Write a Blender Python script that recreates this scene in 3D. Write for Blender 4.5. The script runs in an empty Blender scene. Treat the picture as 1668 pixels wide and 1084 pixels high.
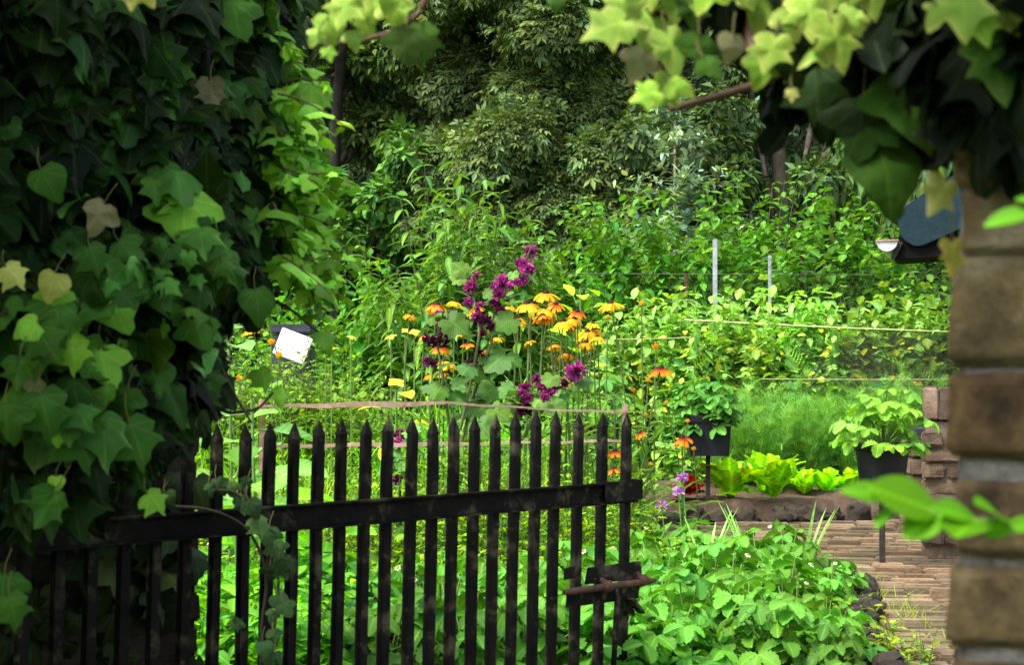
import bpy, bmesh, math, random
import numpy as np
from mathutils import Vector, noise, Matrix

random.seed(4)
SC = bpy.context.scene
COL = SC.collection
F, CX, HY, H = 2800.0, 834.0, 590.0, 0.85      # focal length in photo pixels, centre column, horizon row, eye height


def at(x, y, d):
    """A photo pixel seen at depth d, as a point of the garden."""
    return np.array([(x - CX) * d / F, d, H - (y - HY) * d / F])


def ground_depth(y, z=0.0):
    return (H - z) * F / (y - HY)


def rng(s):
    return np.random.default_rng(s)


# ------------------------------------------------------------------ helpers
def norm(a):
    return a / np.maximum(np.linalg.norm(a, axis=-1, keepdims=True), 1e-9)


def frames(D, N):
    Y = norm(D)
    X = norm(np.cross(Y, N))
    Z = np.cross(X, Y)
    return np.stack([X, Y, Z], axis=2)


class Geo:
    """Collects triangles with a colour and a leaf coordinate per vertex."""
    def __init__(self):
        self.V, self.T, self.C, self.U, self.n = [], [], [], [], 0

    def add(self, V, T, C, U=None):
        V = np.asarray(V, float).reshape(-1, 3)
        C = np.asarray(C, float)
        if C.ndim == 1:
            C = np.tile(C, (len(V), 1))
        self.V.append(V)
        self.T.append(np.asarray(T, np.int64).reshape(-1, 3) + self.n)
        self.C.append(C)
        self.U.append(np.zeros((len(V), 3)) if U is None else U)
        self.n += len(V)

    def inst(self, tpl, P, D, N, S, col):
        P = np.asarray(P, float).reshape(-1, 3)
        k = len(P)
        if k == 0:
            return
        D = np.broadcast_to(np.asarray(D, float), (k, 3))
        N = np.broadcast_to(np.asarray(N, float), (k, 3))
        S = np.asarray(S, float)
        if S.ndim == 0:
            S = np.full(k, float(S))
        if S.ndim == 1:
            S = np.repeat(S[:, None], 3, 1)
        S = np.broadcast_to(S, (k, 3))
        col = np.broadcast_to(np.asarray(col, float), (k, 3))
        R = frames(D, N)
        Vt = tpl['V'][None] * S[:, None, :]
        V = np.einsum('kij,knj->kni', R, Vt) + P[:, None, :]
        n = len(tpl['V'])
        T = tpl['T'][None] + (np.arange(k) * n)[:, None, None]
        C = col[:, None, :] * tpl['C'][None]
        U = np.tile(tpl['U'], (k, 1))
        self.add(V.reshape(-1, 3), T.reshape(-1, 3), C.reshape(-1, 3), U)

    def tubes(self, pts, r, col, sides=4):
        """pts (k,q,3) many tubes at once; r (k,q) or scalar."""
        pts = np.asarray(pts, float)
        if pts.ndim == 2:
            pts = pts[None]
        k, q, _ = pts.shape
        r = np.broadcast_to(np.asarray(r, float), (k, q))
        tan = np.gradient(pts, axis=1)
        tan = norm(tan)
        ref = np.where(np.abs(tan[..., 2:3]) > .8, np.array([1., 0.13, 0]), np.array([0.02, 0.1, 1.]))
        A = norm(np.cross(tan, ref))
        B = np.cross(tan, A)
        ang = np.arange(sides) / sides * 2 * math.pi
        V = pts[:, :, None, :] + r[..., None, None] * (A[:, :, None, :] * np.cos(ang)[:, None] + B[:, :, None, :] * np.sin(ang)[:, None])
        i = np.arange(q - 1)[:, None]
        j = np.arange(sides)[None]
        a = i * sides + j
        b = i * sides + (j + 1) % sides
        c = a + sides
        e = b + sides
        T = np.concatenate([np.stack([a, b, e], -1).reshape(-1, 3), np.stack([a, e, c], -1).reshape(-1, 3)])
        T = T[None] + (np.arange(k) * q * sides)[:, None, None]
        col = np.asarray(col, float)
        if col.ndim == 2 and len(col) == k:
            C = np.repeat(col, q * sides, 0)
        else:
            C = col
        self.add(V.reshape(-1, 3), T.reshape(-1, 3), C)

    def build(self, name, mat, parent=None, smooth=True, loc=None):
        V = np.concatenate(self.V); T = np.concatenate(self.T); C = np.concatenate(self.C); U = np.concatenate(self.U)
        if loc is not None:
            V = V - np.asarray(loc)[None]
        me = bpy.data.meshes.new(name)
        me.vertices.add(len(V)); me.vertices.foreach_set('co', V.astype(np.float32).ravel())
        me.loops.add(len(T) * 3); me.loops.foreach_set('vertex_index', T.astype(np.int32).ravel())
        me.polygons.add(len(T)); me.polygons.foreach_set('loop_start', (np.arange(len(T)) * 3).astype(np.int32))
        me.polygons.foreach_set('use_smooth', np.full(len(T), smooth))
        me.update(calc_edges=True)
        ca = me.attributes.new('Col', 'FLOAT_COLOR', 'POINT')
        ca.data.foreach_set('color', np.concatenate([np.clip(C, 0, 1), np.ones((len(C), 1))], 1).astype(np.float32).ravel())
        ua = me.attributes.new('leafco', 'FLOAT_VECTOR', 'POINT')
        ua.data.foreach_set('vector', U.astype(np.float32).ravel())
        me.materials.append(mat)
        o = bpy.data.objects.new(name, me)
        COL.objects.link(o)
        if loc is not None:
            o.location = loc
        if parent is not None:
            o.parent = parent
        return o


def tag(o, label=None, cat=None, group=None, kind=None):
    for k, v in (('label', label), ('category', cat), ('group', group), ('kind', kind)):
        if v:
            o[k] = v
    return o


def thing(name, label, cat, loc=(0, 0, 0), rz=0.0, group=None):
    o = bpy.data.objects.new(name, None)
    o.empty_display_size = .05
    COL.objects.link(o)
    o.location = loc
    o.rotation_euler = (0, 0, rz)
    return tag(o, label, cat, group)


def copy_tree(o, parent=None):
    c = o.copy()
    COL.objects.link(c)
    c.parent = parent
    for ch in list(o.children):
        copy_tree(ch, c)
    return c


def bm_obj(name, bm, mat, parent=None, smooth=False):
    me = bpy.data.meshes.new(name)
    bm.normal_update()
    bm.to_mesh(me)
    bm.free()
    if smooth:
        for p in me.polygons:
            p.use_smooth = True
    me.materials.append(mat)
    o = bpy.data.objects.new(name, me)
    COL.objects.link(o)
    if parent is not None:
        o.parent = parent
    return o


def box(bm, x0, x1, y0, y1, z0, z1, bevel=0.0, cuts=0, jit=0.0, nscale=20.0, seed=0.0, mat=None):
    """A bevelled, optionally worn box added to bm."""
    t = bmesh.new()
    bmesh.ops.create_cube(t, size=1.0)
    for v in t.verts:
        v.co = Vector(((x0 + x1) / 2 + v.co.x * (x1 - x0), (y0 + y1) / 2 + v.co.y * (y1 - y0), (z0 + z1) / 2 + v.co.z * (z1 - z0)))
    if bevel:
        bmesh.ops.bevel(t, geom=t.edges[:], offset=bevel, segments=2, affect='EDGES')
    if cuts:
        bmesh.ops.subdivide_edges(t, edges=[e for e in t.edges if e.calc_length() > bevel * 3], cuts=cuts, use_grid_fill=True)
    bmesh.ops.triangulate(t, faces=[f for f in t.faces if len(f.verts) > 4])
    if jit:
        for v in t.verts:
            p = v.co * nscale + Vector((seed, seed * 1.7, 0))
            v.co += noise.noise_vector(p) * jit + noise.noise_vector(p * 2.7) * jit * .45
    if mat is not None:
        bmesh.ops.transform(t, matrix=mat, verts=t.verts)
    me = bpy.data.meshes.new('tmp')
    t.to_mesh(me)
    t.free()
    bm.from_mesh(me)
    bpy.data.meshes.remove(me)


# ------------------------------------------------------------------ materials
def new_mat(name):
    m = bpy.data.materials.new(name)
    m.use_nodes = True
    nt = m.node_tree
    nt.nodes.clear()
    return m, nt


def N(nt, typ, **kw):
    n = nt.nodes.new(typ)
    for k, v in kw.items():
        if k in n.inputs.keys():
            n.inputs[k].default_value = v
        else:
            setattr(n, k, v)
    return n


def math_node(nt, op, a, b=None, clamp=False):
    n = nt.nodes.new('ShaderNodeMath')
    n.operation = op
    n.use_clamp = clamp
    for i, v in enumerate((a, b)):
        if v is None:
            continue
        if isinstance(v, (int, float)):
            n.inputs[i].default_value = v
        else:
            nt.links.new(v, n.inputs[i])
    return n.outputs[0]


def mixrgb(nt, mode, fac, a, b):
    n = nt.nodes.new('ShaderNodeMix')
    n.data_type = 'RGBA'
    n.blend_type = mode
    for sock, v in ((n.inputs[0], fac), (n.inputs[6], a), (n.inputs[7], b)):
        if isinstance(v, (int, float, tuple)):
            sock.default_value = v
        else:
            nt.links.new(v, sock)
    return n.outputs[2]


def leaf_mat(name, rough=.5, spec=.35, trans=.35, nscale=30.0, nstr=.35, tcol=(1.25, 1.2, .45), veins=False, hue=.011, val=.2, bump=0.0, gain=1.0, sat=1.0, tint=(1, 1, 1), pinn=0.0, spots=0.0):
    m, nt = new_mat(name)
    at_ = N(nt, 'ShaderNodeAttribute', attribute_name='Col')
    oi = N(nt, 'ShaderNodeObjectInfo')
    tc = N(nt, 'ShaderNodeTexCoord')
    no = N(nt, 'ShaderNodeTexNoise', Scale=nscale, Detail=3.0)
    nt.links.new(tc.outputs['Object'], no.inputs['Vector'])
    mr = N(nt, 'ShaderNodeMapRange')
    mr.inputs[3].default_value = 1 - nstr
    mr.inputs[4].default_value = 1 + nstr
    nt.links.new(no.outputs[0], mr.inputs[0])
    c = mixrgb(nt, 'MULTIPLY', 1.0, at_.outputs['Color'], mr.outputs[0])
    if veins:
        ua = N(nt, 'ShaderNodeAttribute', attribute_name='leafco')
        sx = N(nt, 'ShaderNodeSeparateXYZ')
        nt.links.new(ua.outputs['Vector'], sx.inputs[0])
        yy = math_node(nt, 'SUBTRACT', sx.outputs[1], 0.03)
        ang = math_node(nt, 'ARCTAN2', math_node(nt, 'ABSOLUTE', sx.outputs[0]), yy)
        rad = math_node(nt, 'SQRT', math_node(nt, 'ADD', math_node(nt, 'MULTIPLY', sx.outputs[0], sx.outputs[0]), math_node(nt, 'MULTIPLY', yy, yy)))
        best = None
        for a in (0.0, .83, 1.36):
            dd = math_node(nt, 'MULTIPLY', math_node(nt, 'ABSOLUTE', math_node(nt, 'SUBTRACT', ang, a)), rad)
            best = dd if best is None else math_node(nt, 'MINIMUM', best, dd)
        vm = N(nt, 'ShaderNodeMapRange')
        vm.inputs[1].default_value = .006
        vm.inputs[2].default_value = .03
        vm.inputs[3].default_value = .7
        vm.inputs[4].default_value = 0.0
        nt.links.new(best, vm.inputs[0])
        c = mixrgb(nt, 'MIX', vm.outputs[0], c, mixrgb(nt, 'MIX', .30, mixrgb(nt, 'MULTIPLY', 1.0, c, (1.9, 1.6, 1.4, 1)), (.08, .11, .04, 1)))
    if spots:
        n4 = N(nt, 'ShaderNodeTexNoise', Scale=nscale * 1.3, Detail=4.0)
        nt.links.new(tc.outputs['Object'], n4.inputs['Vector'])
        m4 = N(nt, 'ShaderNodeMapRange')
        m4.inputs[1].default_value = spots
        m4.inputs[2].default_value = spots + .04
        m4.inputs[4].default_value = .75
        nt.links.new(n4.outputs[0], m4.inputs[0])
        c = mixrgb(nt, 'MIX', m4.outputs[0], c, (.07, .045, .018, 1))
    hgt = None
    if pinn:
        ua = N(nt, 'ShaderNodeAttribute', attribute_name='leafco')
        sx = N(nt, 'ShaderNodeSeparateXYZ')
        nt.links.new(ua.outputs['Vector'], sx.inputs[0])
        ax = math_node(nt, 'ABSOLUTE', sx.outputs[0])
        ph = math_node(nt, 'MULTIPLY', math_node(nt, 'SUBTRACT', sx.outputs[1], math_node(nt, 'MULTIPLY', ax, .75)), 9.0)
        tri = math_node(nt, 'MULTIPLY', math_node(nt, 'ABSOLUTE', math_node(nt, 'SUBTRACT', math_node(nt, 'FRACT', ph), .5)), 2.0)
        hgt = math_node(nt, 'MULTIPLY', tri, tri)
        c = mixrgb(nt, 'MULTIPLY', 1.0, c, math_node(nt, 'SUBTRACT', 1.0 + pinn * .6, math_node(nt, 'MULTIPLY', hgt, pinn)))
        vm = N(nt, 'ShaderNodeMapRange')
        vm.inputs[1].default_value = .008
        vm.inputs[2].default_value = .04
        vm.inputs[3].default_value = 1.55
        vm.inputs[4].default_value = 1.0
        nt.links.new(ax, vm.inputs[0])
        c = mixrgb(nt, 'MULTIPLY', 1.0, c, vm.outputs[0])
    if gain != 1.0:
        c = mixrgb(nt, 'MULTIPLY', 1.0, c, (gain * tint[0], gain * tint[1], gain * tint[2], 1))
    hs = N(nt, 'ShaderNodeHueSaturation', Saturation=sat)
    r = oi.outputs['Random']
    nt.links.new(math_node(nt, 'ADD', math_node(nt, 'MULTIPLY', r, 2 * hue), .5 - hue), hs.inputs['Hue'])
    nt.links.new(math_node(nt, 'ADD', math_node(nt, 'MULTIPLY', r, 2 * val), 1 - val), hs.inputs['Value'])
    nt.links.new(c, hs.inputs['Color'])
    base = hs.outputs[0]
    pr = N(nt, 'ShaderNodeBsdfPrincipled', Roughness=rough)
    pr.inputs['Specular IOR Level'].default_value = spec
    nt.links.new(base, pr.inputs['Base Color'])
    if bump:
        bp = N(nt, 'ShaderNodeBump', Strength=bump, Distance=.004)
        nb = N(nt, 'ShaderNodeTexNoise', Scale=nscale * 5, Detail=2.0)
        nt.links.new(tc.outputs['Object'], nb.inputs['Vector'])
        nt.links.new(nb.outputs[0], bp.inputs['Height'])
        nt.links.new(bp.outputs[0], pr.inputs['Normal'])
    tr = N(nt, 'ShaderNodeBsdfTranslucent')
    nt.links.new(mixrgb(nt, 'MULTIPLY', 1.0, base, (*tcol, 1)), tr.inputs['Color'])
    mx = N(nt, 'ShaderNodeMixShader')
    mx.inputs[0].default_value = trans
    nt.links.new(pr.outputs[0], mx.inputs[1])
    nt.links.new(tr.outputs[0], mx.inputs[2])
    out = N(nt, 'ShaderNodeOutputMaterial')
    nt.links.new(mx.outputs[0], out.inputs[0])
    return m


def rough_mat(name, cols, scale=6.0, rough=.85, bump=.4, bscale=60.0, spec=.3, metal=0.0, detail=6.0, island=0.0, extra=None, dist=.01, contrast=None):
    """Noise-mottled solid: cols = list of (position, rgb)."""
    m, nt = new_mat(name)
    tc = N(nt, 'ShaderNodeTexCoord')
    no = N(nt, 'ShaderNodeTexNoise', Scale=scale, Detail=detail, Roughness=.65)
    nt.links.new(tc.outputs['Object'], no.inputs['Vector'])
    cr = N(nt, 'ShaderNodeValToRGB')
    el = cr.color_ramp.elements
    el[0].position, el[0].color = cols[0][0], (*cols[0][1], 1)
    el[1].position, el[1].color = cols[-1][0], (*cols[-1][1], 1)
    for p, c in cols[1:-1]:
        e = el.new(p)
        e.color = (*c, 1)
    nt.links.new(no.outputs[0], cr.inputs[0])
    c = cr.outputs[0]
    n2 = N(nt, 'ShaderNodeTexNoise', Scale=bscale, Detail=8.0, Roughness=.7)
    nt.links.new(tc.outputs['Object'], n2.inputs['Vector'])
    mr = N(nt, 'ShaderNodeMapRange')
    mr.inputs[1].default_value = .25
    mr.inputs[2].default_value = .75
    mr.inputs[3].default_value = .6
    mr.inputs[4].default_value = 1.35
    nt.links.new(n2.outputs[0], mr.inputs[0])
    c = mixrgb(nt, 'MULTIPLY', 1.0, c, mr.outputs[0])
    if extra:
        n3 = N(nt, 'ShaderNodeTexNoise', Scale=extra[1], Detail=5.0)
        nt.links.new(tc.outputs['Object'], n3.inputs['Vector'])
        m3 = N(nt, 'ShaderNodeMapRange')
        m3.inputs[1].default_value = extra[2]
        m3.inputs[2].default_value = extra[2] + .12
        nt.links.new(n3.outputs[0], m3.inputs[0])
        c = mixrgb(nt, 'MIX', m3.outputs[0], c, (*extra[0], 1))
    if island:
        ge = N(nt, 'ShaderNodeNewGeometry')
        c = mixrgb(nt, 'MULTIPLY', 1.0, c, math_node(nt, 'ADD', math_node(nt, 'MULTIPLY', ge.outputs['Random Per Island'], 2 * island), 1 - island))
        c = mixrgb(nt, 'MULTIPLY', math_node(nt, 'FRACT', math_node(nt, 'MULTIPLY', ge.outputs['Random Per Island'], 7.3)), c, (1.0, .86, .74, 1))
    pr = N(nt, 'ShaderNodeBsdfPrincipled', Roughness=rough, Metallic=metal)
    pr.inputs['Specular IOR Level'].default_value = spec
    oi = N(nt, 'ShaderNodeObjectInfo')
    hs = N(nt, 'ShaderNodeHueSaturation')
    nt.links.new(math_node(nt, 'ADD', math_node(nt, 'MULTIPLY', oi.outputs['Random'], .5), .75), hs.inputs['Value'])
    nt.links.new(c, hs.inputs['Color'])
    nt.links.new(hs.outputs[0], pr.inputs['Base Color'])
    bp = N(nt, 'ShaderNodeBump', Strength=bump, Distance=dist)
    nt.links.new(n2.outputs[0], bp.inputs['Height'])
    nt.links.new(bp.outputs[0], pr.inputs['Normal'])
    out = N(nt, 'ShaderNodeOutputMaterial')
    nt.links.new(pr.outputs[0], out.inputs[0])
    return m


M = {}
M['ivy'] = leaf_mat('ivy_leaf', rough=.55, spec=.09, trans=.26, nscale=22, nstr=.45, veins=True, bump=.3, spots=.69)
M['leaf'] = leaf_mat('soft_leaf', rough=.55, spec=.25, trans=.38, gain=1.45, sat=1.13, tint=(1.13, 1.0, .90), pinn=.35)
M['straw'] = leaf_mat('strawberry_leaf', rough=.55, spec=.2, trans=.33, nscale=40, gain=1.0, sat=1.03, tint=(1.22, 1.0, .78), pinn=.24, spots=.72)
M['tree'] = leaf_mat('tree_leaf', rough=.55, spec=.2, trans=.25, nscale=2.0, nstr=.55, gain=2.05, sat=1.15)
M['petal'] = leaf_mat('petal', rough=.6, spec=.2, trans=.35, nscale=60, nstr=.2, tcol=(1.1, 1.0, .9), hue=.008, val=.1)
M['stem'] = leaf_mat('stem', rough=.6, spec=.25, trans=.08)
M['bark'] = rough_mat('bark', [(.3, (.012, .010, .007)), (.7, (.045, .037, .026))], scale=9, bump=.8)
M['pale_bark'] = rough_mat('pale_bark', [(.3, (.03, .025, .018)), (.55, (.09, .075, .055)), (.75, (.2, .17, .13))], scale=7, bump=.6)
M['soil'] = rough_mat('soil', [(.3, (.045, .03, .02)), (.7, (.13, .09, .06))], scale=5, bump=.9, bscale=35, spec=.1)
M['iron'] = rough_mat('gate_iron', [(.36, (.003, .003, .0025)), (.54, (.009, .0085, .006)), (.68, (.085, .075, .045))], scale=13, rough=.75, bump=.6, bscale=110, spec=.12, extra=((.085, .075, .038), 30.0, .63), dist=.003)
M['rust'] = rough_mat('rusty_iron', [(.3, (.028, .016, .010)), (.7, (.115, .055, .032))], scale=30, rough=.75, bump=.4, bscale=150, dist=.002)
M['brick'] = rough_mat('old_brick', [(.30, (.06, .044, .022)), (.41, (.16, .115, .052)), (.54, (.30, .225, .095)), (.66, (.48, .41, .24))], scale=9, bump=.8, bscale=90, extra=((.030, .026, .014), 7.0, .55), dist=.008, island=.22, detail=10.0)
M['dark_brick'] = rough_mat('mossy_brick', [(.3, (.02, .018, .012)), (.7, (.075, .06, .04))], scale=14, bump=.8, bscale=80, extra=((.03, .04, .012), 9.0, .56))
M['mortar'] = rough_mat('mortar', [(.34, (.20, .18, .14)), (.66, (.62, .59, .52))], scale=16, bump=1.0, bscale=120, extra=((.10, .085, .045), 16.0, .5), detail=10.0)
M['red_brick'] = rough_mat('red_brick', [(.3, (.075, .050, .034)), (.5, (.15, .105, .07)), (.72, (.23, .18, .13))], scale=12, bump=.7, bscale=90, extra=((.08, .06, .045), 11.0, .6), island=.4)
M['paver'] = rough_mat('path_brick', [(.3, (.09, .066, .040)), (.52, (.17, .127, .078)), (.75, (.25, .195, .13))], scale=4, bump=.7, bscale=70, extra=((.075, .068, .03), 2.4, .55), island=.38)
M['sand'] = rough_mat('path_sand', [(.3, (.07, .055, .035)), (.7, (.17, .13, .085))], scale=6, bump=.6, bscale=80)
M['stone'] = rough_mat('edging_stone', [(.3, (.018, .014, .010)), (.7, (.085, .064, .046))], scale=12, bump=.8, bscale=50)
M['plastic'] = rough_mat('black_plastic', [(.3, (.005, .006, .008)), (.7, (.011, .013, .017))], scale=8, rough=.45, bump=.1, bscale=60, spec=.3, extra=((.03, .028, .022), 9.0, .62))
M['stake'] = rough_mat('stake', [(.3, (.02, .016, .012)), (.7, (.05, .04, .03))], scale=20, bump=.3)
M['galv'] = rough_mat('galvanised', [(.3, (.28, .30, .32)), (.7, (.42, .45, .48))], scale=25, rough=.5, bump=.1, metal=.35)
M['white'] = rough_mat('white_enamel', [(.3, (.72, .72, .70)), (.7, (.82, .82, .80))], scale=9, rough=.45, bump=.05, extra=((.28, .30, .22), 22.0, .68))
M['slate'] = rough_mat('slate_grey', [(.3, (.03, .037, .046)), (.7, (.06, .07, .085))], scale=8, rough=.5, bump=.15)
M['shade_black'] = rough_mat('shade_black_wood', [(.3, (.002, .002, .002)), (.7, (.006, .006, .005))], scale=9, bump=.2, spec=.1)  # near black, so the shadow under the eave sits in the colour
M['teal'] = rough_mat('teal_paint', [(.3, (.0045, .016, .021)), (.7, (.008, .024, .030))], scale=7, rough=.65, bump=.15, bscale=50, spec=.15)
M['lath'] = rough_mat('pinkish_lath', [(.3, (.30, .17, .12)), (.7, (.52, .34, .26))], scale=20, bump=.3)
M['string'] = rough_mat('garden_string', [(.3, (.45, .42, .22)), (.7, (.62, .58, .34))], scale=20, bump=.2)
M['wire'] = rough_mat('wire', [(.3, (.10, .09, .08)), (.7, (.2, .19, .17))], scale=20, bump=.1, metal=.3)


# ------------------------------------------------------------------ leaf templates
def tpl(V, T, C=None, U=None):
    V = np.array(V, float)
    return dict(V=V, T=np.array(T, np.int64), C=np.ones((len(V), 3)) if C is None else np.array(C, float), U=V.copy() if U is None else U)


def blade(rows=4, cols=3, prof=lambda t: math.sin(math.pi * t) ** .8, w=.3, fold=.25, curl=.25, wave=0.0, waven=3, teeth=0.0, midlight=1.18, tipcol=(1, 1, 1)):
    V, C, T = [], [], []
    half = (cols - 1) / 2
    for i in range(rows + 1):
        t = i / rows
        ww = max(prof(t), 1e-3) * w
        for j in range(cols):
            u = (j - half) / half
            tt = t
            wj = ww
            if teeth and abs(u) == 1:
                wj = ww * (1 + (teeth if i % 2 else -teeth))
            z = abs(u) * wj * fold - curl * t * t + (wave * math.sin(waven * 2 * math.pi * t + (1.3 if u > 0 else 0)) * abs(u) ** 2 * ww * 3 if wave else 0)
            V.append((u * wj, tt, z))
            g = 1 + (midlight - 1) * (1 - abs(u))
            C.append(tuple(g * (1 + (tipcol[k] - 1) * t) for k in range(3)))
    for i in range(rows):
        for j in range(cols - 1):
            a = i * cols + j
            T += [(a, a + 1, a + cols + 1), (a, a + cols + 1, a + cols)]
    return tpl(V, T, C)


def diamond(w=.25, fold=.3, curl=.1, bend=.5):
    V = [(0, 0, 0), (-w, bend, fold * w), (w, bend, fold * w), (0, 1, -curl)]
    return tpl(V, [(0, 2, 3), (0, 3, 1)], [(1.05,) * 3, (.95,) * 3, (.95,) * 3, (1.1,) * 3])


def polar(half, cy=.36, cup=.2, wob=.05, seed=0, edge=None, rings=3, jit=0.0):
    pts = [p for p in half] + [(-x, y) for x, y in half[-2:0:-1]]
    n = len(pts)
    r = rng(seed)
    if jit:
        sx = 1 + r.normal(0, .10)
        bend = r.normal(0, .16)
        pts = [(x * sx * (1 + (.12 if x > 0 else -.12) * math.sin(seed * 2.1)) + bend * (y - .3) ** 2 * (1 if y > .3 else 0) + r.normal(0, jit), y + r.normal(0, jit)) for x, y in pts]
    V, C, T, U = [(0, cy, 0.02)], [(1.1,) * 3], [], [(0, cy, 0)]
    fr = [(.45, 1.05), (.84, 1.0), (1.0, .92)] if rings == 3 else [(.55, 1.05), (1.0, .95)]
    ph = r.uniform(0, 6.28, 3)
    er = np.clip(np.sin(np.arange(n) * .9 + ph[0]) * .7 + r.uniform(-.3, .9, n), 0, 1)
    for q, g in fr:
        for i, (x, y) in enumerate(pts):
            px, py = x * q, cy + (y - cy) * q
            rr = px * px + (py - cy) ** 2
            a = math.atan2(px, py - cy)
            z = -cup * rr + wob * q * (math.sin(3 * a + ph[0]) + .7 * math.sin(5 * a + ph[1])) * .5 - .12 * abs(px) * (1 if seed % 2 else -.6)
            V.append((px, py, z))
            U.append((px, py, q))
            if edge and q > .8:
                f = er[i] * (1.0 if q == 1.0 else .45)
                C.append(tuple(1 + (e - 1) * f for e in edge))
            else:
                C.append((g,) * 3)
    for i in range(n):
        T.append((0, 1 + i, 1 + (i + 1) % n))
    for k in range(len(fr) - 1):
        o = 1 + k * n
        for i in range(n):
            a, b = o + i, o + (i + 1) % n
            T += [(a, a + n, b), (b, a + n, b + n)]
    T = [(a, c, b) for a, b, c in T]
    return tpl(V, T, C, np.array(U, float))


def merge(parts):
    """parts: list of (tpl, pos, dir, normal, scale)."""
    g = Geo()
    for t, p, d, nn, s in parts:
        g.inst(t, [p], np.array(d, float), np.array(nn, float), s, (1, 1, 1))
    V = np.concatenate(g.V)
    U = np.concatenate(g.U)
    return dict(V=V, T=np.concatenate(g.T), C=np.concatenate(g.C), U=U)


IVY_A = [(0.0, 0.0), (.10, -.10), (.28, -.12), (.43, -.01), (.52, .15), (.43, .26), (.39, .33), (.49, .42), (.60, .56), (.43, .57), (.27, .62), (.17, .74), (.09, .90), (0, 1.03)]
IVY_B = [(0, .02), (.1, -.08), (.28, -.1), (.44, .02), (.52, .2), (.5, .38), (.42, .52), (.32, .66), (.2, .82), (.1, .93), (0, 1.0)]
IVY_C = [(0, 0), (.12, -.08), (.3, -.06), (.46, .06), (.56, .22), (.58, .36), (.46, .46), (.32, .5), (.28, .62), (.2, .8), (.08, .94), (0, 1)]
IVY = [polar(IVY_A, seed=1, cup=.35, jit=.022), polar(IVY_B, seed=2, cup=.5, jit=.018), polar(IVY_C, seed=3, cup=.2, jit=.022), polar(IVY_A, seed=4, cup=-.15, wob=.12, jit=.025), polar(IVY_C, seed=5, cup=.6, wob=.12, jit=.022)]
EDGE = (2.7, 1.75, 3.2)
IVY_V = [polar(IVY_A, seed=6, cup=.3, edge=EDGE, wob=.1), polar(IVY_C, seed=7, cup=.45, edge=EDGE, wob=.12), polar(IVY_B, seed=8, cup=.4, edge=EDGE, wob=.1)]
IVYX = [polar((IVY_A, IVY_C, IVY_A, IVY_B)[i % 4], seed=30 + i, cup=(.2, .55, -.2, .7)[(i * 3 + i // 4) % 4], wob=.07 + .02 * (i % 4), jit=.028, edge=EDGE if i > 11 else None) for i in range(16)]
MALLOW = [polar([(0, .02), (.14, -.12), (.36, -.14), (.52, .02), (.46, .14), (.60, .22), (.66, .40), (.50, .46), (.56, .62), (.46, .76), (.3, .74), (.18, .9), (0, 1.0)], seed=i, cup=.15, wob=.08) for i in (11, 12)]
OV = [blade(3, 3, lambda t: math.sin(math.pi * min(1, t * .94 + .03)) ** .7, w=.36, fold=f, curl=c) for f, c in ((.2, .2), (.35, .35), (.1, .1))]
LANC = [blade(4, 3, lambda t: math.sin(math.pi * min(1, t * .96 + .02)) ** .9, w=.17, fold=.35, curl=c) for c in (.25, .5, .8)]
OVB = [blade(6, 5, lambda t: math.sin(math.pi * min(1, t * .95 + .03)) ** .75, w=.36, fold=f, curl=c, wave=.03, waven=4) for f, c in ((.25, .25), (.4, .45))]
DI = [diamond(.22), diamond(.3, .4, .2, .45), diamond(.16, .2, .25)]
GRASS = [blade(5, 3, lambda t: (1 - t) ** .6 * (.5 + .5 * min(1, t * 4)), w=.022, fold=.4, curl=c, midlight=1.0) for c in (.15, .4, .8)]
STRAP = [blade(6, 3, lambda t: (1 - t) ** .4, w=.04, fold=.5, curl=c, midlight=1.15) for c in (.1, .3, .7)]


def leaflet(seed):
    return blade(12, 5, lambda t: max(.03, math.sin(math.pi * min(1, t * .9 + .03)) ** .75 * (.72 + .42 * t)), w=.36, fold=.38 + .14 * (seed % 3), curl=.14 + .14 * (seed % 2), teeth=.10, midlight=1.12, wave=.025, waven=5)


def tri_leaf(seed):
    r = rng(seed)
    L = leaflet(seed)
    ps = [(L, (0, 0, 0), (0, 1, -.1), (0, .1, 1), 1.0)]
    for s in (-1, 1):
        a = math.radians(74 + r.uniform(-8, 8))
        ps.append((L, (s * .03, -.03, 0), (s * math.sin(a), math.cos(a), -.12), (s * -.1, 0, 1), .93))
    return merge(ps)


TRI = [tri_leaf(i) for i in range(4)]


def pinnate(pairs=3, t=None, spread=62, size=.42, droop=.18):
    t = t or diamond(.2, .25, .15)
    ps = []
    for i in range(pairs):
        y = .2 + .6 * i / max(1, pairs - 1)
        for s in (-1, 1):
            a = math.radians(spread - 8 * i)
            ps.append((t, (0, y, -droop * y * y), (s * math.sin(a), math.cos(a), -.25), (0, 0, 1), size))
    ps.append((t, (0, .8, -droop * .64), (0, 1, -.35), (0, 0, 1), size * 1.05))
    return merge(ps)


PIN = [pinnate(3), pinnate(3, diamond(.24, .3, .2), 55, .46, .3), pinnate(2, diamond(.2), 66, .5, .1)]
PEA = [merge([(OV[2], (0, .25, 0), (1, .5, .1), (0, 0, 1), .5), (OV[0], (0, .25, 0), (-1, .5, .1), (0, 0, 1), .5), (OV[0], (0, .55, -.05), (.9, .7, -.1), (0, 0, 1), .5), (OV[2], (0, .55, -.05), (-.9, .7, -.1), (0, 0, 1), .5)])]


# ------------------------------------------------------------------ growth
def jitcol(r, base, k, v=.25, h=.12):
    """Per-leaf colours round base: value spread v, warm/cool spread h."""
    base = np.asarray(base, float)
    val = np.exp(r.normal(0, v, (k, 1)))
    w = r.normal(0, h, (k, 1))
    return np.clip(base[None] * val * np.concatenate([1 + w, 1 + .25 * w, 1 - w], 1), .002, .9)


def unit(r, k):
    return norm(r.normal(0, 1, (k, 3)))


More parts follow.
